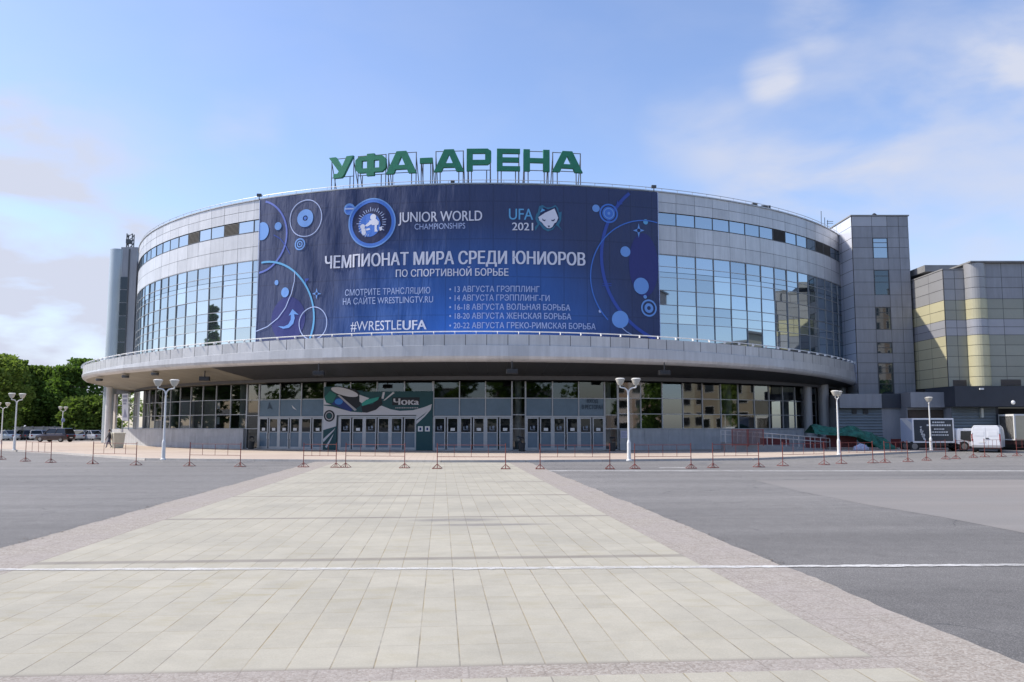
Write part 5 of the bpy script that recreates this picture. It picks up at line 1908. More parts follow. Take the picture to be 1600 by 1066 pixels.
for k in range(26):
    a = math.pi * (0.55 + k / 26 * 0.95)
    rr = .55 + .25 * math.sin(k * 1.9)
    cu_ = u0 + .62 - rr * .5 * math.cos(a) ; cz_ = (zb0 + zb1) / 2 + rr * 1.05 * math.cos(a * 1.3 - 1.2)
    s = random.uniform(.05, .13)
    pr.add([W(cu_ - s, dT - .04, cz_), W(cu_, dT - .04, cz_ - s), W(cu_ + s, dT - .04, cz_), W(cu_, dT - .04, cz_ + s)], [(0, 1, 2, 3)])
for (za, wx, ht_) in ((.80, .50, .12), (.68, 1.0, .13), (.53, .38, .10), (.41, .6, .10), (.29, .72, .10)):
    z = zb0 + (zb1 - zb0) * za
    x = (u0 + u1) / 2 + .42 - wx
    while x < (u0 + u1) / 2 + .42 + wx:
        w_ = random.uniform(.08, .2)
        pr.quad(W(x, dT - .04, z), W(x + w_, dT - .04, z), W(x + w_, dT - .04, z + ht_), W(x, dT - .04, z + ht_))
        x += w_ + .05
pr.build('printed_text', mat('truck_print_white', (0.6, 0.62, 0.64), .5), truck)
mb = MB(); mb.ubox(u0 + .15, u1 + 1.9, dT + .55, dT + 1.75, .62, zb0 - .02); mb.ubox(u0 + 1.2, u1 - .5, dT + .08, dT + .15, .45, .8); mb.build('chassis', BLACK, truck)
# cab
x0 = TU(1496.5, dT); x1 = TU(1533, dT)
cz0, cz1 = .42, ud(1510, 669.5, dT)[1]
mb = MB()
prof_ = [(x0, cz0 + .25), (x0, cz1 - .12), (x0 + .12, cz1), (x1 - .65, cz1), (x1 - .22, cz1 - .25), (x1 - .02, cz0 + 1.05), (x1, cz0 + .05), (x1 - .55, cz0), (x0 + .6, cz0)]
loft(mb, [[W(a, dT + .08, z) for a, z in prof_], [W(a, dT + 2.1, z) for a, z in prof_]])
cab = mb.build('cab', VANW, truck, bevel=.05)
mb = MB()
wp = [(x0 + .32, cz1 - .95), (x0 + .36, cz1 - .22), (x1 - .72, cz1 - .22), (x1 - .36, cz1 - .5), (x1 - .25, cz1 - 1.15), (x1 - .9, cz1 - 1.12)]
loft(mb, [[W(a, dT + .05, z) for a, z in wp], [W(a, dT + .09, z) for a, z in wp]])
mb.build('side_window', CARGLASS, cab)
mb = MB(); mb.ubox(x0 + .25, x0 + .45, dT + .03, dT + .1, cz1 - 1.25, cz1 - 1.15); mb.build('door_handle', BLACK, cab)
mb = MB(); mb.tube(W(x1 - .4, dT + .05, cz1 - .35), W(x1 - .15, dT - .3, cz1 - .3), .02); mb.ubox(x1 - .28, x1 - .08, dT - .36, dT - .28, cz1 - .75, cz1 - .2); mb.build('mirror', BLACK, truck)


def uwheel(root, u, d, r, w):
    mb = MB(); mb.tube(W(u, d, r), W(u, d + w, r), r, n=24); wh = mb.build('wheel', RUBBER, root, bevel=.02)
    mb = MB(); mb.tube(W(u, d - .012, r), W(u, d + .02, r), r * .58, n=18); mb.tube(W(u, d - .03, r), W(u, d, r), r * .2, n=10)
    for k in range(6):
        a = k * math.pi / 3
        mb.tube(W(u + r * .38 * math.cos(a), d - .02, r + r * .38 * math.sin(a)), W(u + r * .38 * math.cos(a), d, r + r * .38 * math.sin(a)), r * .1, n=6)
    mb.build('rim', mat('dusty_rim', (0.25, 0.235, 0.22), .6, .3), wh)


for u in (TU(1430, dT), TU(1507.5, dT)):
    uwheel(truck, u, dT + .05, .43, .3); uwheel(truck, u, dT + 1.75, .43, .3)
mb = MB(); mb.ubox(x0 + .05, x1 + .05, dT + .1, dT + 2.05, .3, .5); mb.build('bumper', BLACK, truck)

# high-roof van seen from behind
dV = 70.0
v0 = TU(1521, dV); v1 = TU(1562, dV)
vz1 = ud(1540, 664.5, dV)[1]
van = thing('high_roof_van', W((v0 + v1) / 2, dV + 2, 0), 'white high-roof panel van seen from behind, parked over the lorry cab', 'van')
mb = MB()
vp = [(v0, .42), (v0 - .02, 1.3), (v0 + .05, vz1 - .25), (v0 + .22, vz1 - .02), (v1 - .22, vz1 - .02), (v1 - .05, vz1 - .25), (v1 + .02, 1.3), (v1, .42)]
secs = []
for (d, k, zt) in ((dV, .985, 1.0), (dV + .1, 1, 1.0), (dV + 3.4, 1, 1.0), (dV + 4.3, .93, .86), (dV + 5.0, .9, .56), (dV + 5.6, .82, .45)):
    cc_ = (v0 + v1) / 2
    secs.append([W(cc_ + (a - cc_) * k + (.28 * (d - dV) / 5.6), d, .42 + (z - .42) * zt) for a, z in vp])
loft(mb, secs)
mb.build('body', VANW, van, bevel=.04)
for (a, b_) in ((v0 + .1, (v0 + v1) / 2 - .012), ((v0 + v1) / 2 + .012, v1 - .1)):
    mb = MB(); mb.ubox(a, b_, dV - .03, dV - .004, .62, vz1 - .22)
    dr = mb.build('rear_door', VANW, van, bevel=.025)
    mb = MB(); mb.ubox(a + .12, b_ - .12, dV - .045, dV - .031, 1.35, vz1 - .5); mb.build('door_pressing', VANW, dr, bevel=.01)
    mb = MB()
    hx_ = a if a < (v0 + v1) / 2 - .2 else b_ - .03
    for z in (.9, 1.5, 2.1): mb.ubox(hx_, hx_ + .03, dV - .05, dV - .031, z, z + .1)
    mb.build('hinge', FRAME_DARK, dr)
mb = MB(); mb.ubox((v0 + v1) / 2 - .04, (v0 + v1) / 2 + .2, dV - .07, dV - .031, 1.13, 1.2); mb.build('handle', BLACK, van)
mb = MB(); mb.ubox(v0 + .02, v1 - .02, dV - .14, dV + .1, .40, .60); mb.build('bumper', mat('grey_plastic', (0.3, 0.3, 0.31), .6), van, bevel=.03)
mb = MB(); mb.ubox(v0 + .5, v0 + 1.0, dV - .05, dV - .031, .78, .89); mb.build('number_plate', WHITE_METAL, van)
for a in (v0 + .02, v1 - .13):
    mb = MB(); mb.ubox(a, a + .09, dV - .04, dV + .02, .95, 1.5); mb.build('tail_light', LIGHT_RED, van, bevel=.015)
for a in (v0 + .08, v1 - .32):
    for d in (dV + .9, dV + 4.4):
        mb = MB(); mb.tube(W(a, d, .34), W(a + .24, d, .34), .34, n=22); mb.build('wheel', RUBBER, van)
mb = MB(); mb.ubox(v0 + .15, v1 - .15, dV + .1, dV + 5, .25, .44); mb.build('underbody', BLACK, van)

vc = W((v0 + v1) / 2, dV, 0)
VM = Matrix.Translation(vc) @ Matrix.Rotation(-R_(31), 4, 'Z') @ Matrix.Translation(-vc)
for ch in children(van):
    for o in [ch] + children(ch): o.data.transform(VM)

# lorry trailer standing in the loading bay
dL = 77.0
l0 = ud(1587, 700, dL)[0]; l1 = l0 + 5.5
lz0 = ud(1580, 688, dL)[1]; lz1 = ud(1580, 647.5, dL)[1]
lor = thing('box_lorry', W(l0 + 2.7, dL, 0), 'cream box lorry with a dark end panel in the loading bay at the right edge', 'truck')
CREAM = mat('cream_lorry_panel', (0.52, 0.46, 0.33), .45, noise=(.8, .06))
mb = MB(); mb.ubox(l0, l1, dL, dL + 2.4, lz0, lz1); mb.build('box_body', CREAM, lor)
mb = MB(); mb.ubox(l0 - .03, l0 - .002, dL + .1, dL + 2.3, lz0 + .08, lz1 - .15); mb.build('dark_panel', mat('dark_tarpaulin', (0.085, 0.075, 0.065), .7, noise=(1.5, .2)), lor)
mb = MB(); mb.ubox(l0 - .03, l1, dL - .04, dL + 2.42, lz1 - .12, lz1 + .02); mb.ubox(l0 - .03, l0 + .1, dL - .04, dL + 2.42, lz0, lz1 - .12); mb.build('frame', WHITE_METAL, lor)
mb = MB(); mb.ubox(l0 + .1, l1, dL + .1, dL + 2.2, .5, lz0 - .02); mb.build('chassis', mat('rusty_chassis', (0.06, 0.03, 0.025), .7), lor)
for k in range(2): uwheel(lor, l0 + 1.6 + 1.2 * k, dL + .06, .45, .3)

# ------------------------------------------------------------------ ramp with rails, red fence, netting, small stuff
STEEL = mat('galvanised_rail', (0.55, 0.55, 0.55), .4, .5)
RED = mat('red_hoarding', (0.13, 0.02, 0.022), .6, noise=(1.2, .25))
dR = 68.5
ramp = thing('access_ramp', dp(1210, 702, dR), 'long grey concrete access ramp with galvanised handrails along the curved plinth', 'ramp')
mb = MB()
ra = ud(1134, 703, dR)[0]; rb = ud(1300, 703, 75)[0]
def RP(t_, q, z):  # along the ramp
    u = ra + (rb - ra) * t_; d = dR + 7.0 * t_ * t_ * .9 + .6 * t_
    return W(u, d + q, z)
for k in range(16):
    a, b_ = k / 16, (k + 1) / 16
    za = .12 + .75 * (1 - a); zb_ = .12 + .75 * (1 - b_)
    mb.hexa([RP(a, 0, .05), RP(b_, 0, .05), RP(b_, 1.5, .05), RP(a, 1.5, .05), RP(a, 0, za), RP(b_, 0, zb_), RP(b_, 1.5, zb_), RP(a, 1.5, za)])
mb.build('slab', mat('ramp_concrete', (0.27, 0.27, 0.27), .8, noise=(1.5, .12)), ramp)
for q in (.05, 1.45):
    mb = MB()
    for k in range(17):
        a = k / 16; z = .12 + .75 * (1 - a)
        if k % 2 == 0: mb.tube(RP(a, q, z - .05), RP(a, q, z + .95), .035, n=6)
        if k < 16:
            b_ = (k + 1) / 16; z2 = .12 + .75 * (1 - b_)
            for hh in (.95, .62): mb.tube(RP(a, q, z + hh), RP(b_, q, z2 + hh), .038, n=6)
    mb.build('handrail', STEEL, ramp)
dF = 70.6
def red_panel(name, x0, x1, y0, y1, d, lab, bars=0, mt=None, grp=None):
    ua, z1 = ud(x0, y0, d); ub = ud(x1, y0, d)[0]
    z0 = max(.13, ud(x0, y1, d)[1])
    root = thing(name, W((ua + ub) / 2, d, z0), lab, 'fence panel', grp)
    fm = MB()
    for (a, b_, c_, e_) in ((ua, ub, z1 - .05, z1), (ua, ub, z0 + .1, z0 + .15)): fm.ubox(a, b_, d - .025, d + .025, c_, e_)
    for a in (ua, ub - .05): fm.ubox(a, a + .05, d - .03, d + .03, z0, z1 + .02)
    fm.build('frame', BARRIER_RED, root)
    im = MB()
    if bars:
        for k in range(1, bars):
            a = ua + (ub - ua) * k / bars
            im.tube(W(a, d, z0 + .12), W(a, d, z1 - .03), .028, n=5)
        im.build('bars', mat('maroon_bars', (0.12, 0.045, 0.04), .6), root)
    else:
        im.ubox(ua + .05, ub - .05, d - .01, d + .01, z0 + .15, z1 - .05)
        im.build('sheet', RED, root)
    return root
red_panel('barred_fence', 1143, 1168, 671, 698, 67.8, 'maroon barred fence panel left of its twin, standing before the curved plinth', 13)
red_panel('barred_fence', 1168.5, 1193, 671, 697, 68.3, 'maroon barred fence panel right of its twin, beside the red sheets', 13)
red_panel('red_sheet_panel', 1188, 1233, 685, 697, 72.4, 'dark red sheet panel behind the ramp rails, left one of the red sheets')
red_panel('red_sheet_panel', 1256, 1290, 683, 702, 75.4, 'dark red sheet panel under the left end of the green netting')
red_panel('red_sheet_panel', 1291, 1338, 680, 701, 76.4, 'widest dark red sheet panel directly below the green netting')
red_panel('red_sheet_panel', 1392, 1416, 686, 703, 77.5, 'dark red sheet panel between the netting and the billboard truck')

# heap of green netting
NET = mat('green_debris_netting', (0.016, 0.12, 0.085), .65, noise=(2.4, .5), bump=(3, .9, .15))
prof_n = [(1266, 664), (1272, 662.5), (1284, 666), (1300, 667.5), (1317, 668), (1325, 664.5), (1335, 666), (1347, 673), (1362, 674.5), (1372, 682), (1382, 684), (1391, 693), (1396, 703)]
low_n = [(1266, 678), (1290, 680), (1317, 681), (1335, 684), (1350, 690), (1365, 701), (1380, 706), (1396, 706)]
def itp(tb, x):
    for (a, ya), (b_, yb) in zip(tb, tb[1:]):
        if a <= x <= b_: return ya + (yb - ya) * (x - a) / (b_ - a)
    return tb[-1][1]
from mathutils import noise as mnoise
b = bmesh.new(); dN = 76.0
nx, ny = 90, 22
gr = []
for i in range(nx + 1):
    x = 1266 + 130 * i / nx
    u, zt_ = ud(x, itp(prof_n, x), dN); zl_ = max(.14, ud(x, itp(low_n, x), dN)[1])
    col_ = []
    for j in range(ny + 1):
        t_ = j / ny
        if t_ < .6: q = t_ / .6; z = zl_ + (zt_ - zl_) * q; dd = dN - 1.1 + 1.1 * q ** 1.5
        else: q = (t_ - .6) / .4; z = zt_ - (zt_ - zl_) * q * .9; dd = dN + 1.6 * q
        nzv = mnoise.noise(Vector((u * .9, j * .22, 3))) * .38 + mnoise.noise(Vector((u * 2.6 + j * .2, j * .4, 9))) * .2
        col_.append(b.verts.new(W(u + .1 * nzv, dd - nzv * .8, max(.13, z + nzv * .22 * math.sin(math.pi * t_)))))
    gr.append(col_)
for i in range(nx):
    for j in range(ny):
        f = b.faces.new([gr[i][j], gr[i + 1][j], gr[i + 1][j + 1], gr[i][j + 1]]); f.smooth = True
me = bpy.data.meshes.new('netting_heap'); b.to_mesh(me); b.free(); me.materials.append(NET)
o = bpy.data.objects.new('netting_heap', me); COL.objects.link(o); tag(o, 'long crumpled heap of dark green netting thrown over red panels beside the arena', 'netting')
# crumpled pale sack
b = bmesh.new(); bmesh.ops.create_icosphere(b, subdivisions=3, radius=1)
c = gp(1346, 704, .12); c.z = .12
for v in b.verts:
    nzv = mnoise.noise(v.co * 2.2) * .35
    v.co = Vector((v.co.x * .62 * (1 + nzv), v.co.y * .4 * (1 + nzv), max(0, v.co.z * .42 * (1 + nzv) + .12))) + c
for f in b.faces: f.smooth = True
me = bpy.data.meshes.new('sack'); b.to_mesh(me); b.free(); me.materials.append(mat('pale_sack', (0.42, 0.44, 0.56), .7, noise=(5, .3)))
o = bpy.data.objects.new('sack', me); COL.objects.link(o); tag(o, 'small crumpled pale blue sack lying on the plaza before the netting', 'sack')

# bins
def bin_(x, d, lab, r=.3, h=.95):
    p = dp(x, 667 + 2630 / d, d)
    root = thing('litter_bin', (p.x, p.y, .12), lab, 'bin', 'dark litter bins by the doors')
    mb = MB(); mb.lathe([(r * .8, .12), (r * .82, .15), (r, h * .8), (r * 1.04, h * .82), (r * 1.04, h * .86)], (p.x, p.y), 20); mb.build('body', mat('bin_black', (.03, .03, .032), .5), root)
    mb = MB()
    for k in range(3):
        a = k * 2.1; mb.tube((p.x + r * .9 * math.cos(a), p.y + r * .9 * math.sin(a), h * .8), (p.x + r * .7 * math.cos(a), p.y + r * .7 * math.sin(a), h + .22), .02, n=6)
    mb.lathe([(r * .95, h + .2), (r * .7, h + .3), (r * .1, h + .34)], (p.x, p.y), 20); mb.build('lid', BLACK, root)
bin_(392, 76.2, 'dark litter bin in the gap between the left plinth and the first doors')
bin_(815, 69.6, 'dark litter bin before the slim column in the middle of the door rows')
bin_(957, 70.3, 'dark litter bin right of the restaurant doors beside the grey plinth')
c = dp(183.5, 699, 80)
root = thing('waste_container', (c.x, c.y, .12), 'cream tapered waste container with a flat lid at the left corner of the arena', 'container')
CR = mat('cream_container', (0.58, 0.55, 0.44), .6, noise=(2, .1))
mb = MB()
hx_, hy_ = .46, .42
R45 = Matrix.Rotation(R_(38), 3, 'Z')
def ctn(w, z): return [c * 0 + Vector((c.x, c.y, 0)) + R45 @ Vector((sx_ * w, sy_ * w * .9, z)) for sx_, sy_ in ((-1, -1), (1, -1), (1, 1), (-1, 1))]
loft(mb, [ctn(.40, .13), ctn(.52, 1.42)])
mb.build('body', CR, root, bevel=.02)
mb = MB(); loft(mb, [ctn(.55, 1.43), ctn(.55, 1.52), ctn(.45, 1.56)]); mb.build('lid', CR, root, bevel=.02)

# ------------------------------------------------------------------ person walking at the left
def person(x, y, height, lab):
    base = gp(x, y, .12)
    s = height / 1.75
    hd = Vector((-.8, -.55, 0)).normalized(); sd = Vector((-hd.y, hd.x, 0))
    P = lambda f, l, z: base + (hd * f + sd * l) * s + Vector((0, 0, z * s))
    V = {}; E = []; Rr = []
    verts = []
    def v(n, f, l, z, r): V[n] = len(verts); verts.append(P(f, l, z)); Rr.append(r * s)
    def e(*ns):
        for a, b2 in zip(ns, ns[1:]): E.append((V[a], V[b2]))
    v('pel', 0, 0, .95, .15); v('waist', 0, 0, 1.10, .14); v('chest', .01, 0, 1.30, .16); v('neck0', .01, 0, 1.47, .075); v('neck', .02, 0, 1.53, .055); v('h0', .04, 0, 1.60, .08); v('h1', .03, 0, 1.69, .085)
    e('pel', 'waist', 'chest', 'neck0', 'neck', 'h0', 'h1')
    for q, sgn, fwd in (('L', 1, .24), ('R', -1, -.22)):
        v('hip' + q, 0, sgn * .09, .88, .10); v('kn' + q, fwd * .55 + .04, sgn * .09, .50, .068); v('an' + q, fwd - (.05 if fwd < 0 else 0), sgn * .085, .10, .048); v('toe' + q, fwd + .13, sgn * .10, .04, .038)
        e('pel', 'hip' + q, 'kn' + q, 'an' + q, 'toe' + q)
        v('sh' + q, 0, sgn * .18, 1.42, .068); v('el' + q, -fwd * .35, sgn * .24, 1.13, .045); v('wr' + q, -fwd * .75 + .06, sgn * .23, .90, .032); v('pa' + q, -fwd * .8 + .08, sgn * .225, .84, .034)
        e('chest', 'sh' + q, 'el' + q, 'wr' + q, 'pa' + q)
        for k in range(4):
            ln = (.07, .08, .075, .06)[k]
            v('f%d' % k + q, -fwd * .8 + .055 + .022 * k, sgn * .222, .79, .009); v('g%d' % k + q, -fwd * .8 + .06 + .02 * k, sgn * .205, .79 - ln, .008)
            e('pa' + q, 'f%d' % k + q, 'g%d' % k + q)
        v('t' + q, -fwd * .8 + .135, sgn * .21, .82, .01); v('t2' + q, -fwd * .8 + .15, sgn * .195, .775, .009)
        e('pa' + q, 't' + q, 't2' + q)
    me = bpy.data.meshes.new('person'); me.from_pydata(verts, E, [])
    o = bpy.data.objects.new('person', me); COL.objects.link(o)
    m = o.modifiers.new('skin', 'SKIN')
    for i, sv in enumerate(me.skin_vertices[0].data):
        sv.radius = (Rr[i], Rr[i]); sv.use_root = (i == 0)
    o.modifiers.new('sub', 'SUBSURF').levels = 1
    me2 = bpy.data.meshes.new_from_object(o.evaluated_get(bpy.context.evaluated_depsgraph_get()))
    bpy.data.objects.remove(o)
    o = bpy.data.objects.new('person', me2); COL.objects.link(o)
    me2.materials.clear()
    for mm in (mat('skin', (.42, .27, .20), .6), mat('dark_jacket', (.022, .022, .028), .8), mat('dark_jeans', (.05, .055, .10), .8), mat('white_trainers', (.65, .64, .62), .6)): me2.materials.append(mm)
    for p in me2.polygons:
        z = (p.center.z - .12) / s
        lat = abs((p.center - base).dot(sd)) / s
        p.material_index = 3 if z < .085 else (0 if z > 1.5 or (z < .87 and lat > .17) else (2 if z < .88 else 1))
        p.use_smooth = True
    tag(o, lab, 'person')
    WPOS[o.name] = (0, 0, 0)
    b = bmesh.new(); bmesh.ops.create_uvsphere(b, u_segments=16, v_segments=10, radius=.105 * s)
    bmesh.ops.delete(b, geom=[q for q in b.verts if q.co.z < -.03 * s and q.co.dot(hd) > -.02], context='VERTS')
    bmesh.ops.translate(b, verts=b.verts, vec=P(.012, 0, 1.685))
    hm = bpy.data.meshes.new('hair'); b.to_mesh(hm); b.free(); hm.materials.append(mat('dark_hair', (.02, .015, .012), .7))
    h = bpy.data.objects.new('hair', hm); COL.objects.link(h); adopt(h, o)
    fm = MB()
    for l in (-.03, .03): fm.lathe([(.003, 0), (.012, .008), (.003, .016)], (0, 0), 8) if False else fm.tube(P(.115, l, 1.66), P(.122, l, 1.66), .011 * s, n=8)
    fm.tube(P(.118, 0, 1.655), P(.145, 0, 1.628), .01 * s, .016 * s, n=6)
    fm.tube(P(.115, -.025, 1.60), P(.115, .025, 1.60), .007 * s, n=6)
    fm.build('face', mat('face_features', (.16, .09, .08), .6), o)
    return o


person(170, 700.5, 1.72, 'person in dark jacket and jeans with white shoes walking past the white column')

# ------------------------------------------------------------------ background at the left: fence, buildings, trees
def fence_wall(xa, xb, d, h, lab):
    A = dp(xa, 687, d); B = dp(xb, 687, d); A.z = B.z = 0.12
    root = thing('fence', (A + B) / 2, lab, 'fence')
    n = 14
    mb = MB(); po = MB()
    for k in range(n):
        p = A.lerp(B, k / n + .004); q = A.lerp(B, (k + 1) / n - .004); o_ = Vector((0, .08, 0))
        mb.hexa([p, q, q + o_, p + o_, p + Vector((0, 0, h)), q + Vector((0, 0, h)), q + o_ + Vector((0, 0, h)), p + o_ + Vector((0, 0, h))])
        c_ = A.lerp(B, k / n) + Vector((0, -.06, 0))
        po.hexa([c_ + Vector((a, e_, 0)) for a, e_ in ((-.1, -.1), (.1, -.1), (.1, .1), (-.1, .1))] + [c_ + Vector((a, e_, h + .1)) for a, e_ in ((-.1, -.1), (.1, -.1), (.1, .1), (-.1, .1))])
    mb.build('panel', mat('pale_fence_slab', (0.42, 0.42, 0.44), .8, noise=(.6, .1)), root)
    po.build('post', mat('fence_post', (0.36, 0.36, 0.37), .8), root)


fence_wall(-70, 170, 139, 2.0, 'long pale concrete slab fence behind the parked cars')


def block(name, loc, yaw, w, dpt, floors, fh, colr, lab, ncol, roofc=(.2, .12, .1), accent=None):
    root = thing(name, loc, lab, 'building')
    h = floors * fh + .8
    Mx = Matrix.Translation(Vector(loc)) @ Matrix.Rotation(yaw, 4, 'Z')
    T = lambda p: Mx @ Vector(p)
    def bx(mb, x0, x1, y0, y1, z0, z1, m=0):
        mb.hexa([T(p) for p in ((x0, y0, z0), (x1, y0, z0), (x1, y1, z0), (x0, y1, z0), (x0, y0, z1), (x1, y0, z1), (x1, y1, z1), (x0, y1, z1))], m)
    mb = MB(); bx(mb, -w / 2, w / 2, 0, dpt, 0, h)
    mb.build('wall', mat(name + '_render_%d' % int(colr[0] * 1000), colr, .8, noise=(.15, .1)), root)
    if accent:
        mb = MB()
        for k in range(0, ncol, 3): bx(mb, -w / 2 + w * (k + .02) / ncol, -w / 2 + w * (k + .98) / ncol, -.06, -.003, .6, h - .3)
        mb.build('facade_strip', mat(name + '_accent_%d' % int(accent[0] * 1000), accent, .8), root)
    mb = MB(); bx(mb, -w / 2 - .4, w / 2 + .4, -.4, dpt + .4, h, h + .35); mb.build('roof', mat(name + '_roof_%d' % int(roofc[0] * 1000), roofc, .8), root)
    for fl in range(floors):
        for k in range(ncol):
            cx_ = -w / 2 + w * (k + .5) / ncol; z = fl * fh + 1.0
            ww = w / ncol * .28
            f_ = MB(); bx(f_, cx_ - ww - .06, cx_ + ww + .06, -.12, -.065, z - .06, z + 1.66)
            fo = f_.build('window', WHITE_METAL, root)
            g_ = MB(); bx(g_, cx_ - ww, cx_ + ww, -.135, -.121, z, z + 1.6); g_.build('pane', GLASS_DARK, fo)
    return root


block('apartment_block', tuple(W(-62, 165, 0)), -YAW + .3, 18, 10, 3, 3.0, (.50, .46, .43), 'pinkish low house half hidden behind the tree trunks at the left', 6, (.25, .11, .08))
block('apartment_block', tuple(W(-141.5, 215, 0)), -YAW + .3, 24, 12, 6, 3.2, (.24, .24, .25), 'grey block whose roof shows above the trees at the left edge', 6, (.2, .2, .2))
gb = W(-55.5, 136, 0)
wl = MB()
root = thing('grey_house', gb, 'plain grey rendered building end between the trees and the white column', 'building')
wl.ubox(-59.0, -48, 129, 139, .1, 8.8); wl.build('wall', mat('grey_render', (.22, .215, .21), .85, noise=(.3, .12)), root)
wl = MB(); wl.ubox(-59.3, -47.8, 128.7, 139.3, 8.8, 9.1); wl.build('roof', ROOFM, root)
wl = MB(); wl.ubox(-57.5, -56.3, 128.9, 128.995, 4.5, 6.0); wo_ = wl.build('window', FRAME, root)
wl = MB(); wl.ubox(-57.4, -56.4, 128.86, 128.899, 4.6, 5.9); wl.build('pane', GLASS_DARK, wo_)

BARK = mat('tree_bark', (.085, .065, .05), .9, noise=(6, .3))


def leaf_mat(name, c1):
    m = mat(name, c1, .85, 0, .05, island=.45, noise=(.22, .5))
    b_ = m.node_tree.nodes['Principled BSDF']
    t = m.node_tree
    o_ = t.nodes['Material Output']
    tl = t.nodes.new('ShaderNodeBsdfTranslucent')
    tl.inputs['Color'].default_value = (c1[0] * 1.3, c1[1] * 1.5, c1[2] * .9, 1)
    mx = t.nodes.new('ShaderNodeMixShader'); mx.inputs[0].default_value = 0.38
    t.links.new(b_.outputs[0], mx.inputs[1]); t.links.new(tl.outputs[0], mx.inputs[2]); t.links.new(mx.outputs[0], o_.inputs[0])
    return m


LEAF = [leaf_mat('leaf_deep_green', (.09, .145, .032)), leaf_mat('leaf_mid_green', (.12, .17, .038)), leaf_mat('leaf_light_green', (.165, .215, .05))]


def tree(name, loc, h, r, nleaf, li, lab, size=.38, low=.18, grp=None, seed=1):
    rnd = random.Random(seed)
    root = thing(name, loc, lab, 'tree', grp)
    x0, y0, z0 = loc
    tr = MB()
    tr.tube((x0, y0, z0), (x0 + rnd.uniform(-.3, .3), y0, z0 + h * .35), r * .09, r * .065, 9)
    tr.tube((x0, y0, z0 + h * .34), (x0 + rnd.uniform(-.4, .4), y0 + rnd.uniform(-.4, .4), z0 + h * .85), r * .065, r * .015, 8)
    cl_ = []
    for k in range(34):
        t_ = rnd.random()
        z = low + (1 - low) * t_
        env = math.sin(math.pi * min(1, (z - low * .8) / (1.02 - low * .8)) ** .8) ** .7
        a = rnd.uniform(0, 2 * math.pi); q = r * env * rnd.uniform(.35, .86)
        c_ = Vector((x0 + q * math.cos(a), y0 + q * math.sin(a), z0 + z * h * .94))
        cl_.append((c_, r * rnd.uniform(.22, .42)))
        if k < 12: tr.tube((x0, y0, z0 + h * (.2 + .4 * t_)), c_, r * .03, r * .008, 6)
    tr.build('trunk', BARK, root)
    lf = MB()
    for k in range(nleaf):
        c_, cr = cl_[rnd.randrange(len(cl_))]
        d = Vector((rnd.gauss(0, 1), rnd.gauss(0, 1), rnd.gauss(0, .8))).normalized() * cr * rnd.uniform(.45, 1.08) ** .6
        p = c_ + d
        if p.z > z0 + h: p.z = z0 + h - rnd.random() * .5
        a = Vector((rnd.gauss(0, 1), rnd.gauss(0, 1), rnd.gauss(0, .7))).normalized(); b2 = a.orthogonal().normalized()
        s1 = size * rnd.uniform(.6, 1.2); s2 = s1 * .6
        lf.add([p - a * s1, p - b2 * s2, p + a * s1, p + b2 * s2], [(0, 1, 2, 3)])
    lf.build('crown', LEAF[li], root)
    return root


TR = [(-12, 130, 559, 6.2, 2, 'tallest pale green tree at the left edge of the photo'),
      (24, 144, 568, 6.0, 1, 'broad mid green tree second from the left edge, above the silver saloon'),
      (52, 148, 577, 5.8, 1, 'round green tree behind the white small car'),
      (80, 152, 586, 5.4, 0, 'lower dark tree in the dip of the treetops, above the dark off-roader'),
      (103, 146, 578, 5.6, 0, 'dark green tree above the white estate car'),
      (124, 150, 566, 6.0, 0, 'tall dark tree nearest the tip of the arena canopy'),
      (-34, 150, 562, 6.5, 2, 'pale tree cut off by the left edge'),
      (134, 137, 622, 4.2, 1, 'low bushy light green tree just left of the grey building end')]
for i, (x, d, ytop, r, li, lab) in enumerate(TR):
    p = dp(x, 687, d); zt_ = dp(x, ytop - 5, d).z
    tree('leafy_tree', (p.x, p.y, .12), zt_ - .12, r, 5200, li, lab, .36, .16 if i != 7 else .05, 'trees behind the parked cars', 20 + i)

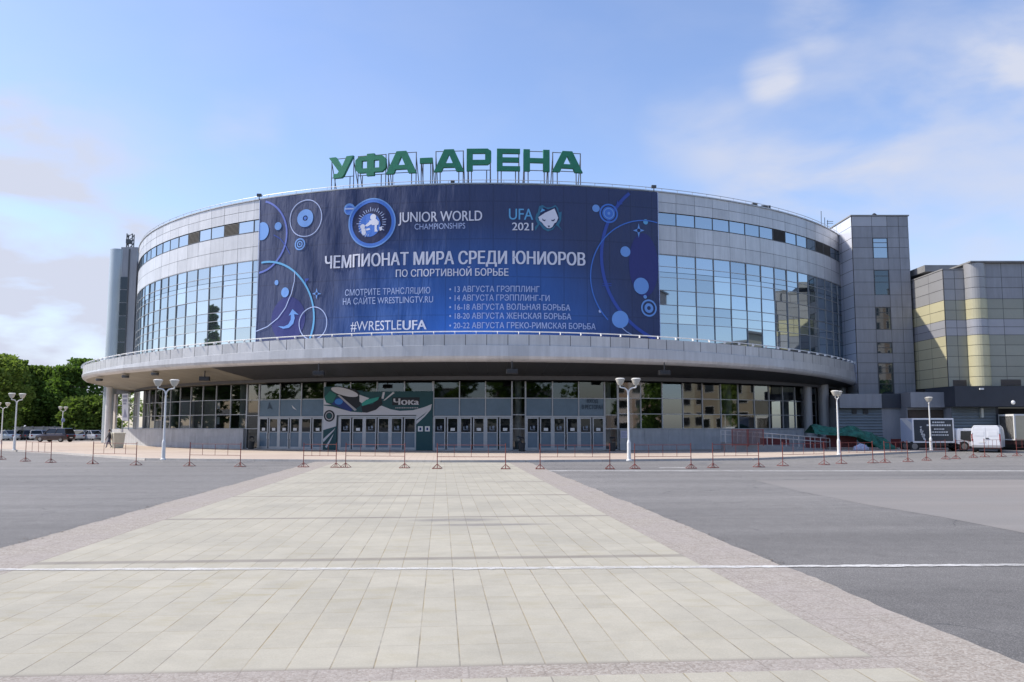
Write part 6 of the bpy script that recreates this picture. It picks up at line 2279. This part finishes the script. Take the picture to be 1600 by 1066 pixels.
# ------------------------------------------------------------------ what stands round the square behind the viewer (mirrored in the glass)
block('apartment_block', (92, 38, 0), R_(105) + math.pi, 46, 14, 5, 3.1, (.40, .37, .28), 'long cream apartment block across the square, opposite the right end of the arena', 12, (.2, .1, .08), (.31, .26, .18))
block('apartment_block', (78, -14, 0), R_(60) + math.pi, 34, 14, 9, 3.1, (.46, .40, .36), 'tall tan apartment tower across the square behind the viewer', 8, (.2, .2, .2), (.32, .22, .15))
block('apartment_block', (20, -100, 0), R_(0) + math.pi, 52, 14, 5, 3.1, (.40, .38, .34), 'low grey apartment block facing the arena from across the square', 12, (.2, .12, .1))
block('apartment_block', (-62, -95, 0), R_(-25) + math.pi, 40, 14, 5, 3.1, (.45, .42, .37), 'beige apartment block across the square left of the grey one', 10, (.22, .12, .1))
SQ = [(64, 22, 1.0), (70, 4, .9), (58, -14, 1.1), (80, 54, .8)]
SQ += [(50 - 13 * k, -56 - 4 * (k % 2) - 1.2 * k, (1.15, .95, 1.25, 1.05)[k % 4]) for k in range(12)]
SQ += [(-96 - 3 * (k % 2), -48 + 13 * k, (1.0, 1.2, .9)[k % 3]) for k in range(11)]
SQ += [(-112 - 6 * (k % 2), 92 + 11 * k, (1.2, 1.0, 1.1)[k % 3]) for k in range(7)]
sq_protos = [tree('leafy_tree', (0, 0, 0), 14, 6.5, 2600, 0, 'broad tree in the row across the square, mirrored in the glass', .5, .12, 'trees across the square', 71), tree('leafy_tree', (0, 0, 0), 15, 6.0, 2600, 1, 'broad tree in the row across the square, mirrored in the glass', .5, .12, 'trees across the square', 72)]
for i, (x, y, sc) in enumerate(SQ):
    o = sq_protos[i] if i < 2 else copy_tree(sq_protos[i % 2])
    o.location = (x, y, 0); o.scale = (sc * (.7 if i < 4 else 1.15), sc * (.7 if i < 4 else 1.15), sc * (.75 if i < 4 else 1.1)); o.rotation_euler = (0, 0, i * 1.3)
tree('poplar_tree', (-84, 84, 0), 22, 2.4, 2200, 0, 'slim tall poplar standing at the far left side of the square', .5, .1, None, 99)
